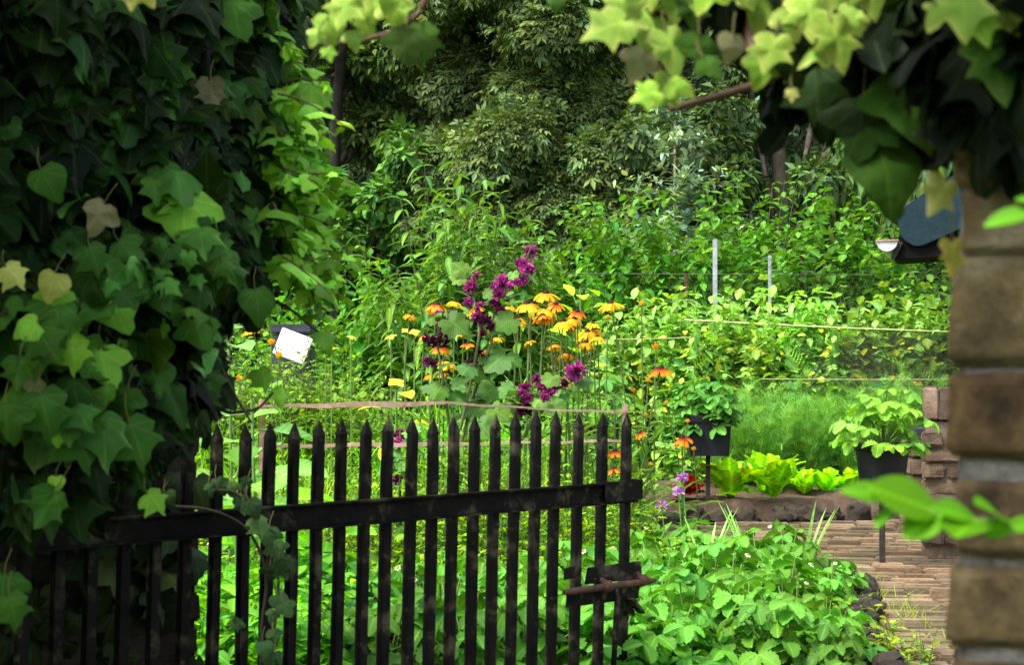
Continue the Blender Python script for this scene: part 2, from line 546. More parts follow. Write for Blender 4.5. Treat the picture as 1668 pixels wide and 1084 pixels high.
def shoots(g, gs, r, base, D, L, bend, m, tpls, size, col, el=(.35, .25), petiole=.0, t0=.2, opp=False, stemr=.004, stemcol=(.10, .14, .04), taper=True, v=.2, h=.12, az_step=2.4, q=5, top_light=0.0, jitter=.25, hang=0.0):
    """Leafy stems: k shoots with m leaves each, leaves set spirally or in opposite pairs."""
    k = len(base)
    D = norm(np.asarray(D, float))
    L = np.asarray(L, float).reshape(-1, 1, 1)
    bend = np.asarray(bend, float)
    def curve(t):
        t = np.asarray(t)
        if t.ndim == 1:
            t = np.broadcast_to(t, (k, len(t)))
        t = t[..., None]
        return base[:, None] + D[:, None] * L * t + bend[:, None] * L * t * t
    if gs is not None:
        tq = np.linspace(0, 1, q)
        rad = np.linspace(1, .35, q)[None] * np.asarray(stemr).reshape(-1, 1)
        gs.tubes(curve(tq), np.broadcast_to(rad, (k, q)), jitcol(r, stemcol, k, .15, .05), 4)
    t = np.linspace(t0, 1, m)
    if opp:
        t = np.repeat(np.linspace(t0, 1, m // 2), 2)
        m = len(t)
    tt = np.clip(t[None] + r.uniform(-.5, .5, (k, 1)) / m, 0, 1)
    P = curve(tt)
    az0 = r.uniform(0, 6.28, (k, 1))
    i = np.arange(m)[None]
    if opp:
        az = az0 + (i // 2) * 1.571 + (i % 2) * math.pi
    else:
        az = az0 + i * az_step
    az = az + r.normal(0, jitter, (k, m))
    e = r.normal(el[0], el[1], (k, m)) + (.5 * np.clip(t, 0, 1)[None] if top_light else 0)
    ld = np.stack([np.cos(az) * np.cos(e), np.sin(az) * np.cos(e), np.sin(e)], -1)
    nn = np.stack([-np.cos(az) * np.sin(e), -np.sin(az) * np.sin(e), np.cos(e)], -1) + r.normal(0, .22, (k, m, 3))
    sz = size * np.exp(r.normal(0, .2, (k, m)))
    if taper:
        sz = sz * (1.1 - .55 * tt ** 2.5)
    if petiole:
        P = P + ld * (sz[..., None] * petiole) + np.array([0, 0, -.15]) * sz[..., None] * petiole
        if hang:
            ld = ld + np.array([0, 0, -hang])
    c = jitcol(r, col, k * m, v, h)
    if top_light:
        c = c * (1 + top_light * (tt.reshape(-1, 1) - .5))  # paints leaves lighter up the shoot, as if lit from above
    which = r.integers(0, len(tpls), k * m)
    P, ld, nn, sz = P.reshape(-1, 3), ld.reshape(-1, 3), nn.reshape(-1, 3), sz.reshape(-1)
    for w, tp in enumerate(tpls):
        s = which == w
        g.inst(tp, P[s], ld[s], nn[s], sz[s], c[s])


def clumps(g, r, blobs, per_m2, tpls, size, col, v=.3, h=.12, up=.35, droop=.5, inner=.35, out=.8, ylim=None, sizev=.2, cut=True):
    """Leaves spread over ellipsoids (x, y, z, rx, ry, rz): a lumpy crown; leaves that fall deep inside a neighbour are dropped."""
    B = np.array(blobs, float)
    for bi, b in enumerate(B):
        c, rad = b[:3], b[3:6]
        area = 4 * math.pi * ((rad[0] * rad[1]) ** 1.6 / 3 + (rad[0] * rad[2]) ** 1.6 / 3 + (rad[1] * rad[2]) ** 1.6 / 3) ** (1 / 1.6)
        k = int(per_m2 * area)
        u = unit(r, k)
        rr = 1 - np.abs(r.normal(0, inner, (k, 1))) * .6
        rr = np.clip(rr, .3, 1.12)
        # lumpy surface
        P = c + u * rad * rr
        keep = np.ones(k, bool)
        if cut:
            for bj, o in enumerate(B):
                if bj != bi:
                    keep &= (((P - o[:3]) / o[3:6]) ** 2).sum(1) > .55
        bright = np.exp(r.normal(0, .18))
        P, u = P[keep], u[keep]
        k = len(P)
        nrm = norm(u / rad * rad.min())
        D = norm(nrm * out + np.array([0, 0, -droop]) + r.normal(0, .45, (k, 3)))
        Nn = norm(nrm * .6 + np.array([0, 0, up + .5]) + r.normal(0, .35, (k, 3)))
        S = size * np.exp(r.normal(0, sizev, k))
        cc = jitcol(r, np.asarray(col) * bright, k, v, h)
        which = r.integers(0, len(tpls), k)
        for w, tp in enumerate(tpls):
            s = which == w
            g.inst(tp, P[s], D[s], Nn[s], S[s], cc[s])


def fuzz_blobs(r, centre, R, n, rad=(.35, .55), flat=.75):
    """n lumps inside an ellipsoid of radii R round centre."""
    out = []
    for i in range(n):
        u = unit(r, 1)[0] * r.uniform(.35, .85)
        s = r.uniform(*rad)
        p = np.array(centre) + u * np.array(R)
        m = min(R)
        out.append((*p, s * m * r.uniform(.9, 1.3), s * m * r.uniform(.9, 1.2), s * m * flat * r.uniform(.9, 1.2)))
    return out

#@@SETTING
# ------------------------------------------------------------------ the setting
def sheet(name, pts, z, mat, res=None, amp=0.0, skirt=0.0):
    bm = bmesh.new()
    vs = [bm.verts.new((x, y, z)) for x, y in pts]
    bm.faces.new(vs)
    bmesh.ops.triangulate(bm, faces=bm.faces[:])
    if res:
        for _ in range(res):
            bmesh.ops.subdivide_edges(bm, edges=bm.edges[:], cuts=1)
        for v in bm.verts:
            v.co.z += amp * noise.noise(v.co * 2.3) + amp * .6 * noise.noise(v.co * 7)
            if skirt:
                v.co.z += .018 * noise.noise(v.co * 17) + .012 * noise.noise(v.co * 33)
    if skirt:
        ed = [e for e in bm.edges if e.is_boundary]
        ex = bmesh.ops.extrude_edge_only(bm, edges=ed)
        for v in ex['geom']:
            if isinstance(v, bmesh.types.BMVert):
                v.co.z -= skirt
                v.co.y -= .05
    o = bm_obj(name, bm, mat, smooth=True)
    return tag(o, kind='structure')


M['ground'] = rough_mat('ground_earth', [(.3, (.03, .028, .012)), (.55, (.05, .07, .02)), (.75, (.07, .09, .03))], scale=1.2, bump=.6, bscale=30)
M['hill_backing'] = rough_mat('backing_dark', [(.3, (.006, .010, .004)), (.7, (.014, .022, .008))], scale=1.5, bump=.6, bscale=12)
sheet('ground', [(-160, -40), (160, -40), (160, 260), (-160, 260)], 0.0, M['ground'])

# added dark backing behind the woods, so no sky shows through
bm = bmesh.new()
xs = np.linspace(-60, 60, 61)
prev = None
for yy, zz in ((27.5, -.2), (28.5, 3.5), (30, 8), (34, 11), (60, 13), (120, 12)):
    row = [bm.verts.new((x, yy + 1.2 * noise.noise(Vector((x * .2, yy, 0))), zz + (zz > 0) * 1.5 * noise.noise(Vector((x * .12, yy * .1, 3))))) for x in xs]
    if prev:
        for i in range(len(xs) - 1):
            bm.faces.new((prev[i], prev[i + 1], row[i + 1], row[i]))
    prev = row
tag(bm_obj('hillside_backing', bm, M['hill_backing'], smooth=True), kind='structure')

# brick path on the right, bending left behind the strawberry bed
EDGE_PATH = [(1.10, 3.4), (1.02, 4.3), (1.04, 4.9), (1.20, 5.6), (1.32, 6.2), (1.28, 6.75), (1.0, 7.0), (.2, 7.15), (-.6, 7.2)]
FAR_PATH = [(-.6, 8.2), (.6, 8.55), (1.4, 8.75), (2.3, 9.0), (4.2, 9.2)]
path_poly = EDGE_PATH + FAR_PATH + [(4.2, 3.4)]
sheet('path', path_poly, .004, M['sand'], res=2, amp=.0)


def inside(poly, x, y):
    c = False
    n = len(poly)
    for i in range(n):
        x1, y1 = poly[i]
        x2, y2 = poly[(i + 1) % n]
        if (y1 > y) != (y2 > y) and x < (x2 - x1) * (y - y1) / (y2 - y1) + x1:
            c = not c
    return c


r = rng(77)
bm = bmesh.new()
row = 0
yy = 3.5
while yy < 9.2:
    x = -.7 + r.uniform(-.2, 0)
    dep = r.uniform(.055, .085)
    while x < 4.2:
        ln = r.uniform(.12, .21)
        cx, cy = x + ln / 2, yy + .045 * math.sin(x * 1.7 + 1) + .03 * math.sin(x * 4.1 + yy)
        if inside(path_poly, cx, cy):
            z1 = .034 + r.normal(0, .0075)
            mt = Matrix.Translation((cx, cy, 0)) @ Matrix.Rotation(.10 * math.cos(x * 1.7 + 1) + r.normal(0, .02), 4, 'Z') @ Matrix.Rotation(r.normal(0, .02), 4, 'X')
            box(bm, -ln / 2 + .003, ln / 2 - .003, -dep / 2 + .003, dep / 2 - .003, 0.006, z1, bevel=.006, mat=mt)
        x += ln
    yy += dep
pav = bm_obj('path_paving', bm, M['paver'])
tag(pav, kind='structure')

# raised soil bed behind the path and the soil of the strawberry bed
sheet('bed_soil', [(-.6, 8.35), (.6, 8.75), (1.4, 8.95), (2.3, 9.2), (4.5, 9.4), (4.5, 11.8), (-.6, 11.8)], .12, M['soil'], res=7, amp=.045, skirt=.14)
sheet('strawberry_bed_soil', [(-2.2, 3.3), (.98, 3.4), (.92, 4.3), (.95, 4.95), (1.1, 5.6), (1.22, 6.2), (1.15, 6.6), (.9, 6.9), (-2.2, 7.1)], .03, M['soil'], res=5, amp=.03)

#@@WOODS
# ------------------------------------------------------------------ far wood and trees
g = Geo()
r = rng(5)
k = 26000
P = np.stack([r.uniform(-11, 11, k), 24.6 + r.uniform(0, 2.2, k), r.uniform(0, 1, k) ** .9 * 9.0], 1)
lump = np.array([noise.noise(Vector((p[0] * .8, p[1] * .4, p[2] * .8))) for p in P])
P[:, 1] += lump * 1.3
cc = jitcol(r, (.022, .042, .014), k, .35, .15) * (1 + .9 * np.clip(lump[:, None], -.5, .8))
for w, tp in enumerate(PIN):
    s = np.arange(k) % 3 == w
    g.inst(tp, P[s], norm(np.array([0, -.8, -.5]) + r.normal(0, .5, (s.sum(), 3))), norm(np.array([0, -.4, 1]) + r.normal(0, .4, (s.sum(), 3))), .34, cc[s])
tag(g.build('far_woods', M['tree']), 'dark dense woodland foliage closing the view behind the garden', 'woods', kind='stuff')


def tree(name, label, foot, blobs, trunk_r, trunk_h, tpls, size, col, dens, seed, bark='bark', lean=(0, 0), limbs=6, **kw):
    r = rng(seed)
    t = thing(name, label, 'tree', (foot[0], foot[1], 0), group='trees beyond the garden')
    g = Geo()
    B = [(b[0] - foot[0], b[1] - foot[1], *b[2:]) for b in blobs]
    clumps(g, r, B, dens, tpls, size, col, **kw)
    g.build('crown', M['tree'], t)
    s = Geo()
    q = 12
    tt = np.linspace(0, 1, q)
    pts = np.stack([lean[0] * tt + .06 * np.sin(tt * 7 + seed), lean[1] * tt + .05 * np.cos(tt * 5), tt * trunk_h], 1)
    rad = trunk_r * (1 - .6 * tt) + trunk_r * .5 * np.exp(-tt * 14)
    s.tubes(pts, rad[None], (1, 1, 1), 10)
    s.build('trunk', M[bark], t)
    for i in range(min(limbs, len(B))):
        b = np.array(B[int(r.integers(0, len(B)))][:3])
        j = int(r.integers(q // 3, q - 1))
        a = pts[j]
        mid = (a + b) / 2 + np.array([0, 0, -.12]) + r.normal(0, .08, 3)
        u = np.linspace(0, 1, 7)[:, None]
        cur = a * (1 - u) ** 2 + 2 * mid * u * (1 - u) + b * u ** 2
        l = Geo()
        l.tubes(cur, np.linspace(rad[j] * .6, .012, 7)[None], (1, 1, 1), 6)
        l.build('limb', M[bark], t)
    return t


def px_blobs(lst):
    """(x, y, d, rx_px, depth radius m, ry_px)"""
    out = []
    for x, y, d, rx, ry, rz in lst:
        p = at(x, y, d)
        out.append((*p, rx * d / F, ry, rz * d / F))
    return out


# big olive-leaved tree in the middle
r = rng(21)
lst = []
for i in range(78):
    x = r.uniform(690, 1030)
    y = r.uniform(-190, 430)
    wmax = 185 * math.sqrt(max(.05, 1 - ((y - 130) / 400) ** 2))
    x = 850 + (x - 850) * wmax / 165
    s = r.uniform(38, 68)
    lst.append((x, y, 17.2 + r.uniform(-.7, 1.2) + abs(x - 850) / 170 * .9, s, s * 17 / F * 1.0, s * .62))
lst += [(r.uniform(880, 1040), r.uniform(230, 420), 16.9 + r.uniform(-.4, .5), r.uniform(36, 60), .35, r.uniform(26, 40)) for _ in range(20)]
tree('elder_tree', 'large rounded olive green tree with feathery drooping leaves behind the tall leafy herb', at(860, 590, 18)[:2], px_blobs(lst), .14, 4.2, PIN, .155, (.054, .076, .029), 620, 22, v=.28, h=.08, inner=.22)

# thin dark tree and bushes at left
r = rng(31)
lst = [(r.uniform(440, 700), r.uniform(-220, 240), 20 + r.uniform(-1, 1), r.uniform(34, 60), .35, r.uniform(28, 46)) for _ in range(42)]
tree('ash_tree', 'thin dark trunked tree with sparse small leaves beside the ivy', at(545, 590, 19.5)[:2], px_blobs(lst), .10, 6.5, [DI[0], DI[1]], .11, (.034, .06, .018), 330, 33, v=.4, lean=(.12, 0), limbs=9, inner=.5)
r = rng(32)
lst = [(r.uniform(350, 680), r.uniform(230, 400), 18.3 + r.uniform(-.8, .8), r.uniform(34, 60), .35, r.uniform(26, 44)) for _ in range(26)]
tree('bushy_tree', 'low bushy dark tree filling the shade under the thin trunk', at(600, 590, 18.5)[:2], px_blobs(lst), .07, 2.6, [DI[0], OV[0]], .11, (.035, .075, .02), 330, 34, v=.35, inner=.4)

# right: pale trunk and its dark crown
r = rng(41)
lst = [(r.uniform(1090, 1480), r.uniform(-260, 200), 19 + r.uniform(-1, 1.4), r.uniform(40, 70), .42, r.uniform(28, 46)) for _ in range(48)]
tree('willow_tree', 'pale trunked tree with dark hanging crown behind the hazel bush', at(1266, 590, 17.0)[:2], px_blobs(lst), .11, 5.0, [DI[0], DI[2], PIN[1]], .17, (.036, .058, .026), 260, 43, bark='pale_bark', v=.32, droop=.9, inner=.35)
r = rng(42)
lst = [(r.uniform(1330, 1640), r.uniform(120, 400), 17 + r.uniform(-.8, .8), r.uniform(26, 42), .3, r.uniform(40, 66)) for _ in range(26)]
tree('weeping_tree', 'narrow leaved drooping tree beside the teal shed roof', at(1450, 590, 17.5)[:2], px_blobs(lst), .08, 3.0, LANC, .17, (.07, .115, .04), 230, 44, v=.32, droop=1.6, inner=.35)
r = rng(45)
lst = [(q if not 1215 < q < 1310 else q - 110, r.uniform(170, 420), 16.5 + r.uniform(-.6, .8), r.uniform(34, 50), .33, r.uniform(26, 40)) for q in r.uniform(1020, 1340, 34)]
tree('holm_oak', 'dull green small leaved tree filling the gap behind the sapling', at(1180, 590, 17)[:2], px_blobs(lst), .08, 2.8, [DI[0], DI[1]], .10, (.04, .068, .026), 420, 46, v=.35, inner=.35)

# silvery sapling
r = rng(51)
t = thing('silver_sapling', 'slim sapling with silvery grey green leaves rising above the hazel bush', 'tree', (*at(1096, 590, 15)[:2], 0), group='trees beyond the garden')
g, gs = Geo(), Geo()
gs.tubes(np.stack([np.linspace(0, .02, 8), np.zeros(8), np.linspace(0, 3.1, 8)], 1), np.linspace(.025, .008, 8)[None], (.5, .4, .3), 6)
k = 95
hz = r.uniform(1.2, 3.05, k)
a = r.uniform(0, 6.28, k)
base = np.stack([np.zeros(k), np.zeros(k), hz], 1)
D = np.stack([np.cos(a), np.sin(a), r.normal(.45, .35, k)], 1)
shoots(g, gs, r, base, D, r.uniform(.25, .85, k) * (1.25 - .25 * hz), r.normal(0, .22, (k, 3)), 20, [LANC[0], LANC[1], OV[2]], .095, (.10, .135, .09), el=(.5, .5), stemr=.003, stemcol=(.12, .1, .07), v=.4)
g.build('crown', M['tree'], t)
gs.build('trunk', M['stem'], t)

#@@SHRUBS
# ------------------------------------------------------------------ shrubs behind the garden
def shrub(name, label, foot, k, spread, hmin, hmax, m, tpls, size, col, seed, depth=.5, out=.25, group='shrubs along the back of the garden', edge=.35, **kw):
    r = rng(seed)
    t = thing(name, label, 'shrub', (foot[0], foot[1], 0), group=group)
    g, gs = Geo(), Geo()
    a = r.uniform(0, 6.28, k)
    q = np.sqrt(r.uniform(0, 1, k))
    bx, by = q * np.cos(a) * spread, q * np.sin(a) * depth
    base = np.stack([bx * .6, by * .7, np.zeros(k)], 1)
    D = np.stack([bx / max(spread, .01) * out + r.normal(0, .06, k), by / max(depth, .01) * out + r.normal(0, .06, k), np.ones(k)], 1)
    L = r.uniform(hmin, hmax, k) * (1 - edge * q ** 2)
    bend = np.stack([bx / max(spread, .01) * out, by / max(depth, .01) * out, -np.abs(r.normal(0, .10, k))], 1)
    shoots(g, gs, r, base, D, L, bend, m, tpls, size, col, **kw)
    g.build('foliage', M['leaf'], t)
    gs.build('stems', M['stem'], t)
    return t


shrub('tall_herb', 'tall clump of pale green stems with drooping lance shaped leaves', at(752, 590, 11.5)[:2], 120, .52, 1.5, 2.38, 44, LANC, .165, (.074, .176, .045), 61, depth=.45, out=.13, opp=True, el=(.15, .35), t0=.12, stemcol=(.14, .2, .05), v=.22, stemr=.006)
shrub('leafy_shrub', 'bright green broad leaved bush with upright shoots beside the ivy', at(575, 590, 12.2)[:2], 75, .50, 1.2, 2.1, 40, OV, .10, (.058, .165, .030), 62, depth=.45, out=.22, t0=.3, el=(-.3, .45), v=.28)
shrub('leafy_shrub', 'low fresh green bush at the foot of the tall herb clump', at(655, 590, 12)[:2], 60, .5, .75, 1.35, 34, OV, .085, (.06, .165, .035), 63, depth=.4, out=.2, t0=.35, el=(-.3, .45), v=.3)
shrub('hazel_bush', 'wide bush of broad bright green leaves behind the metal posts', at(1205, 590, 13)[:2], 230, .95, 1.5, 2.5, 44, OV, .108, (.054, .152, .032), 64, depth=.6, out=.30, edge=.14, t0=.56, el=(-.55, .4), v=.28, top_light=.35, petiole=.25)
for i, (x, hh) in enumerate(((1090, 1.7), (1230, 1.75), (1360, 1.7))):  # bushes added to darken under the hazel; shade is in the leaf colour
    shrub('shade_bush', ('added bush coloured shade-dark under the near end of the hazel', 'added bush coloured shade-dark below the middle of the hazel', 'added bush coloured shade-dark below the far end of the hazel')[i], at(x, 590, 14.6)[:2], 90, .55, 1.1, hh, 34, OV, .085, (.014, .034, .009), 640 + i, depth=.4, out=.3, el=(-.3, .4), v=.35)
shrub('hazel_bush', 'smaller bush of rounded bright leaves with a few tall shoots', at(1075, 590, 12.6)[:2], 60, .42, 1.1, 2.1, 40, OV, .105, (.06, .168, .034), 65, depth=.4, out=.22, edge=.1, t0=.5, el=(-.5, .4), v=.28, petiole=.25)
shrub('hazel_bush', 'loose green bush at the end of the hazel row beside the shed gutter', at(1385, 590, 12.8)[:2], 70, .5, 1.0, 2.0, 30, OV, .11, (.075, .19, .04), 66, depth=.5, out=.3, t0=.3, el=(-.5, .4), v=.3, petiole=.25)
shrub('olive_bush', 'fine leaved dull olive bush between the tall herb and the hazels', at(940, 590, 12.6)[:2], 130, .55, 1.0, 2.05, 46, DI, .072, (.085, .125, .045), 67, depth=.5, out=.3, el=(.2, .4), v=.35)
for i, (x, d, n, hh) in enumerate(((1400, 11.8, 60, 1.35), (1520, 11.6, 70, 1.42), (1640, 11.9, 60, 1.4))):
    shrub('low_shrub', ('dark leaved low bush behind the pea row below the gutter', 'green low bush under the teal shed eave', 'low bush behind the brick pillar beyond the pea row')[i], at(x, 590, d)[:2], n, .5, .8, hh, 30, OV, .10, (.05, .135, .03), 70 + i, depth=.35, out=.3, t0=.3, el=(-.3, .45), v=.32)
for i, (x, d, hh) in enumerate(((420, 11, 1.25), (520, 10.9, .85), (860, 11.2, .8), (985, 11.2, .95))):
    shrub('low_shrub', ('leafy bush half hidden behind the ivy', 'feathery green bush behind the dark box', 'green bush behind the purple mallow spire', 'yellow green bush behind the coneflowers')[i], at(x, 590, d)[:2], 56, .42, .5, hh, 30, (OV, LANC, OV, OV)[i], .075, ((.07, .17, .03), (.07, .17, .035), (.06, .15, .03), (.085, .18, .035))[i], 80 + i, depth=.35, out=.3, el=(.25, .4), v=.32)

#@@VEG
# ------------------------------------------------------------------ pea row on its netting
def pea_mesh(seed, hgt):
    r = rng(seed)
    g = Geo()
    gs = Geo()
    k = 24
    base = np.stack([r.uniform(-.16, .16, k), r.uniform(-.12, .12, k), np.zeros(k)], 1)
    D = np.stack([r.normal(0, .07, k), r.normal(0, .07, k), np.ones(k)], 1)
    L = hgt * r.uniform(.72, 1.08, k)
    shoots(g, gs, r, base, D, L, r.normal(0, .06, (k, 3)), 34, PEA + [OV[0], OV[1]], .066, (.16, .31, .095), el=(-.15, .5), t0=.05, v=.27, taper=False, stemr=.003, stemcol=(.12, .2, .06), h=.1)
    # yellowing leaves low down
    k2 = 42
    P = np.stack([r.uniform(-.16, .16, k2), r.uniform(-.15, .05, k2), r.uniform(.15, hgt * .85, k2)], 1)
    g.inst(OV[0], P, unit(r, k2) * np.array([1, 1, .4]), np.array([0, -.5, 1]) + r.normal(0, .3, (k2, 3)), r.uniform(.04, .075, k2), jitcol(r, (.38, .42, .09), k2, .2, .1))
    return g, gs


protos = []
xs = np.linspace(1030, 1660, 27)
r = rng(90)
for i, x in enumerate(xs):
    d = 10.75 + r.uniform(-.18, .18)
    pos = at(x, 590, d)
    pos[2] = .11
    if i < 4:
        t = thing('pea_plant', 'tall pea plant with grey green and yellowing leaves climbing the string row', 'pea plant', tuple(pos), group='pea plants in the trellis row')
        g, gs = pea_mesh(900 + i, 1.05)
        g.build('foliage', M['leaf'], t)
        gs.build('stems', M['stem'], t)
        protos.append(t)
    else:
        t = copy_tree(protos[int(r.integers(0, 4))])
        t.location = pos
    t.rotation_euler[2] = r.uniform(-.8, .8)
    t.scale = (1, 1, r.uniform(.93, 1.07))

# fine netting, strings and posts of the row
def simple_tube(name, pts, rad, mat, label, cat, group=None, sides=6):
    g = Geo()
    g.tubes(np.array(pts, float), rad, (1, 1, 1), sides)
    o = g.build(name, M[mat])
    return tag(o, label, cat, group)


def sag(a, b, s, n=24, wob=0.0, seed=0):
    t = np.linspace(0, 1, n)[:, None]
    p = np.array(a) * (1 - t) + np.array(b) * t
    p[:, 2] -= s * 4 * (t * (1 - t))[:, 0]
    if wob:
        p += rng(seed).normal(0, wob, p.shape)
    return p


simple_tube('garden_string', sag(at(1115, 521, 10.45), at(1700, 545, 10.3), .01), .0045, 'string', 'pale yellow string stretched along the top of the pea row', 'string')
simple_tube('garden_string', sag(at(1000, 553, 10.3), at(1180, 545, 10.5), .01), .0035, 'string', 'short pale string beside the lone tall coneflower', 'string')
simple_tube('garden_string', sag(at(1240, 618, 10.35), at(1700, 617, 10.3), .005), .003, 'string', 'thin lower string across the pea stems', 'string')

g = Geo()
for i in range(46):
    x = 1340 + i * 5.6
    g.tubes(np.stack([at(x - 60, 545, 10.42), at(x + 40, 640, 10.42)]), .0011, (1, 1, 1), 3)
    g.tubes(np.stack([at(x + 40, 545, 10.43), at(x - 60, 640, 10.43)]), .0011, (1, 1, 1), 3)
tag(g.build('pea_netting', M['wire']), 'fine diamond netting hung in front of the pea stems', 'netting')


def post(x, ytop, d, w, mat, label, tall=None):
    p = at(x, ytop, d)
    bm = bmesh.new()
    box(bm, -w / 2, w / 2, -w / 2, w / 2, 0, p[2], bevel=w * .15, cuts=2, jit=.002)
    o = bm_obj('garden_post', bm, M[mat])
    o.location = (p[0], p[1], 0)
    return tag(o, label, 'post', 'posts behind the pea row')


post(1165, 390, 11.5, .03, 'galv', 'tallest grey metal post standing in the pea row')
post(1254, 416, 11.6, .022, 'galv', 'shorter grey metal post beside the tall one')
post(1307, 398, 12.0, .026, 'rust', 'rusty brown post furthest along the wire fence')
post(1118, 446, 11.6, .024, 'rust', 'short rusty post where the wire fence begins')

# chicken wire between the posts
g = Geo()
d0 = 11.7
hexw = .05
X0, X1 = at(1090, 0, d0)[0], at(1420, 0, d0)[0]
zt, zb = at(0, 448, d0)[2], at(0, 520, d0)[2]
nx, nz = int((X1 - X0) / hexw), int((zt - zb) / .036)
for j in range(nz):
    z = zb + j * .036
    pts = []
    for i in range(2 * nx + 1):
        pts.append((X0 + i * hexw / 2, d0, z + (.009 if (i + j) % 2 else -.009)))
    g.tubes(np.array(pts), .0016, (1, 1, 1), 3)
    for i in range(nx):
        xx = X0 + (i + (.5 if j % 2 == 0 else 0)) * hexw
        g.tubes(np.array([(xx, d0, z + .009), (xx, d0, z + .027)]), .0016, (1, 1, 1), 3)
g.tubes(np.array([(X0 - 1.2, d0, zt + .01), (X1, d0, zt)]), .003, (1, 1, 1), 4)
tag(g.build('chicken_wire', M['wire']), 'brown hexagonal wire mesh fence in front of the hazel shade', 'wire fence')

# ------------------------------------------------------------------ strawberries
def strawberry(seed, n=36, size=.056, lmin=.07, lmax=.19, elmin=20):
    r = rng(seed)
    g, gs = Geo(), Geo()
    az = r.uniform(0, 6.28, n)
    el = np.radians(r.uniform(elmin, 82, n))
    L = r.uniform(lmin, lmax, n) * (.75 + .35 * np.sin(el))
    dirs = np.stack([np.cos(az) * np.cos(el), np.sin(az) * np.cos(el), np.sin(el)], 1)
    tip = dirs * L[:, None]
    mid = tip * .5 + np.array([0, 0, .03])
    t = np.linspace(0, 1, 5)[None, :, None]
    pts = 2 * mid[:, None] * t * (1 - t) + tip[:, None] * t * t
    gs.tubes(pts, .0022, jitcol(r, (.16, .26, .06), n, .1, .05), 4)
    out = np.stack([np.cos(az), np.sin(az), r.normal(-.35, .3, n)], 1)
    nn = np.stack([np.cos(az) * .35, np.sin(az) * .35 - .12, np.ones(n)], 1) + r.normal(0, .22, (n, 3))
    which = r.integers(0, 4, n)
    S = size * np.exp(r.normal(0, .18, n))
    c = jitcol(r, (.105, .285, .035), n, .22, .10)
    for w in range(4):
        s = which == w
        g.inst(TRI[w], tip[s], out[s], nn[s], S[s], c[s])
    return g, gs


def white_flower(parent, loc, s=.012):
    g = Geo()
    a = np.arange(5) / 5 * 6.283
    g.inst(OVB[0], np.zeros((5, 3)), np.stack([np.cos(a), np.sin(a), np.full(5, .15)], 1), np.array([0, 0, 1.]), np.array([[s * 1.4, s, s]]), (.82, .82, .74))
    f = g.build('blossom', M['petal'], parent)
    f.location = loc
    f.rotation_euler = (.6, 0, 0)
    c = Geo()
    c.tubes(np.array([(0, 0, 0), (0, 0, .004), (0, 0, .006)]), np.array([[.005, .004, .0005]]), (.5, .4, .05), 8)
    c.build('blossom_centre', M['petal'], f)
    return f


sp = []
for i in range(6):
    t = thing('strawberry_plant', 'bushy strawberry plant with toothed three part leaves', 'strawberry plant', group='strawberry plants in the bed beside the path')
    g, gs = strawberry(300 + i)
    g.build('foliage', M['straw'], t)
    gs.build('leaf_stalks', M['stem'], t)
    if i == 4:
        t['label'] = 'strawberry plant with an open white blossom above its leaves'
        white_flower(t, (.03, -.05, .19), .009)
    sp.append(t)
r = rng(333)
spots = []
for d in np.arange(4.45, 6.75, .165):
    # right edge follows the path edge
    xr = np.interp(d, [4.3, 4.9, 5.6, 6.2, 6.75], [.86, .90, 1.05, 1.22, 1.0])
    for x in np.arange(-.95, xr, .2):
        xx, dd = x + r.uniform(-.06, .06), d + r.uniform(-.06, .06)
        if xx < .1 and dd > 5.75:
            continue
        if dd > 6.2 and xx < .45:
            continue
        if xx < -.55 and dd < 5.0:
            continue
        spots.append((xx, dd, xr - xx))
used = set()
for i, (x, d, edge) in enumerate(spots):
    j = int(r.integers(0, 6))
    if j in used:
        t = copy_tree(sp[j])
    else:
        used.add(j)
        t = sp[j]
    t.location = (x, d, .02)
    t.rotation_euler = (r.normal(0, .06), r.normal(0, .06), r.uniform(0, 6.28) if j != 4 else r.normal(0, .5))
    s = r.uniform(.85, 1.15)
    if edge < .14:
        s *= .85
    t.scale = (s, s, s * r.uniform(.9, 1.15))
for j in range(6):
    if j not in used:
        sp[j].location = (.5, 5.5, .02)

# ------------------------------------------------------------------ ground cover
def patch(name, label, seed, X, Y, n, hgt, tpls, size, col, m=9, mat='leaf', cat='ground cover', zfun=None, clump=None, **kw):
    r = rng(seed)
    g, gs = Geo(), Geo()
    base = np.stack([r.uniform(*X, n), r.uniform(*Y, n), np.zeros(n)], 1)
    if clump:
        lum = np.array([noise.noise(Vector((p[0] * clump, p[1] * clump, seed))) for p in base])
    else:
        lum = np.zeros(n)
    L = r.uniform(*hgt, n) * (1 + .7 * np.clip(lum, -.8, 1))
    D = np.stack([r.normal(0, .22, n), r.normal(0, .22, n), np.ones(n)], 1)
    shoots(g, gs, r, base, D, L, r.normal(0, .12, (n, 3)), m, tpls, size, col, stemr=.002, q=3, **kw)
    V = g.build(name, M[mat])
    gs.build('stems', M['stem'], V)
    return tag(V, label, cat, kind='stuff')


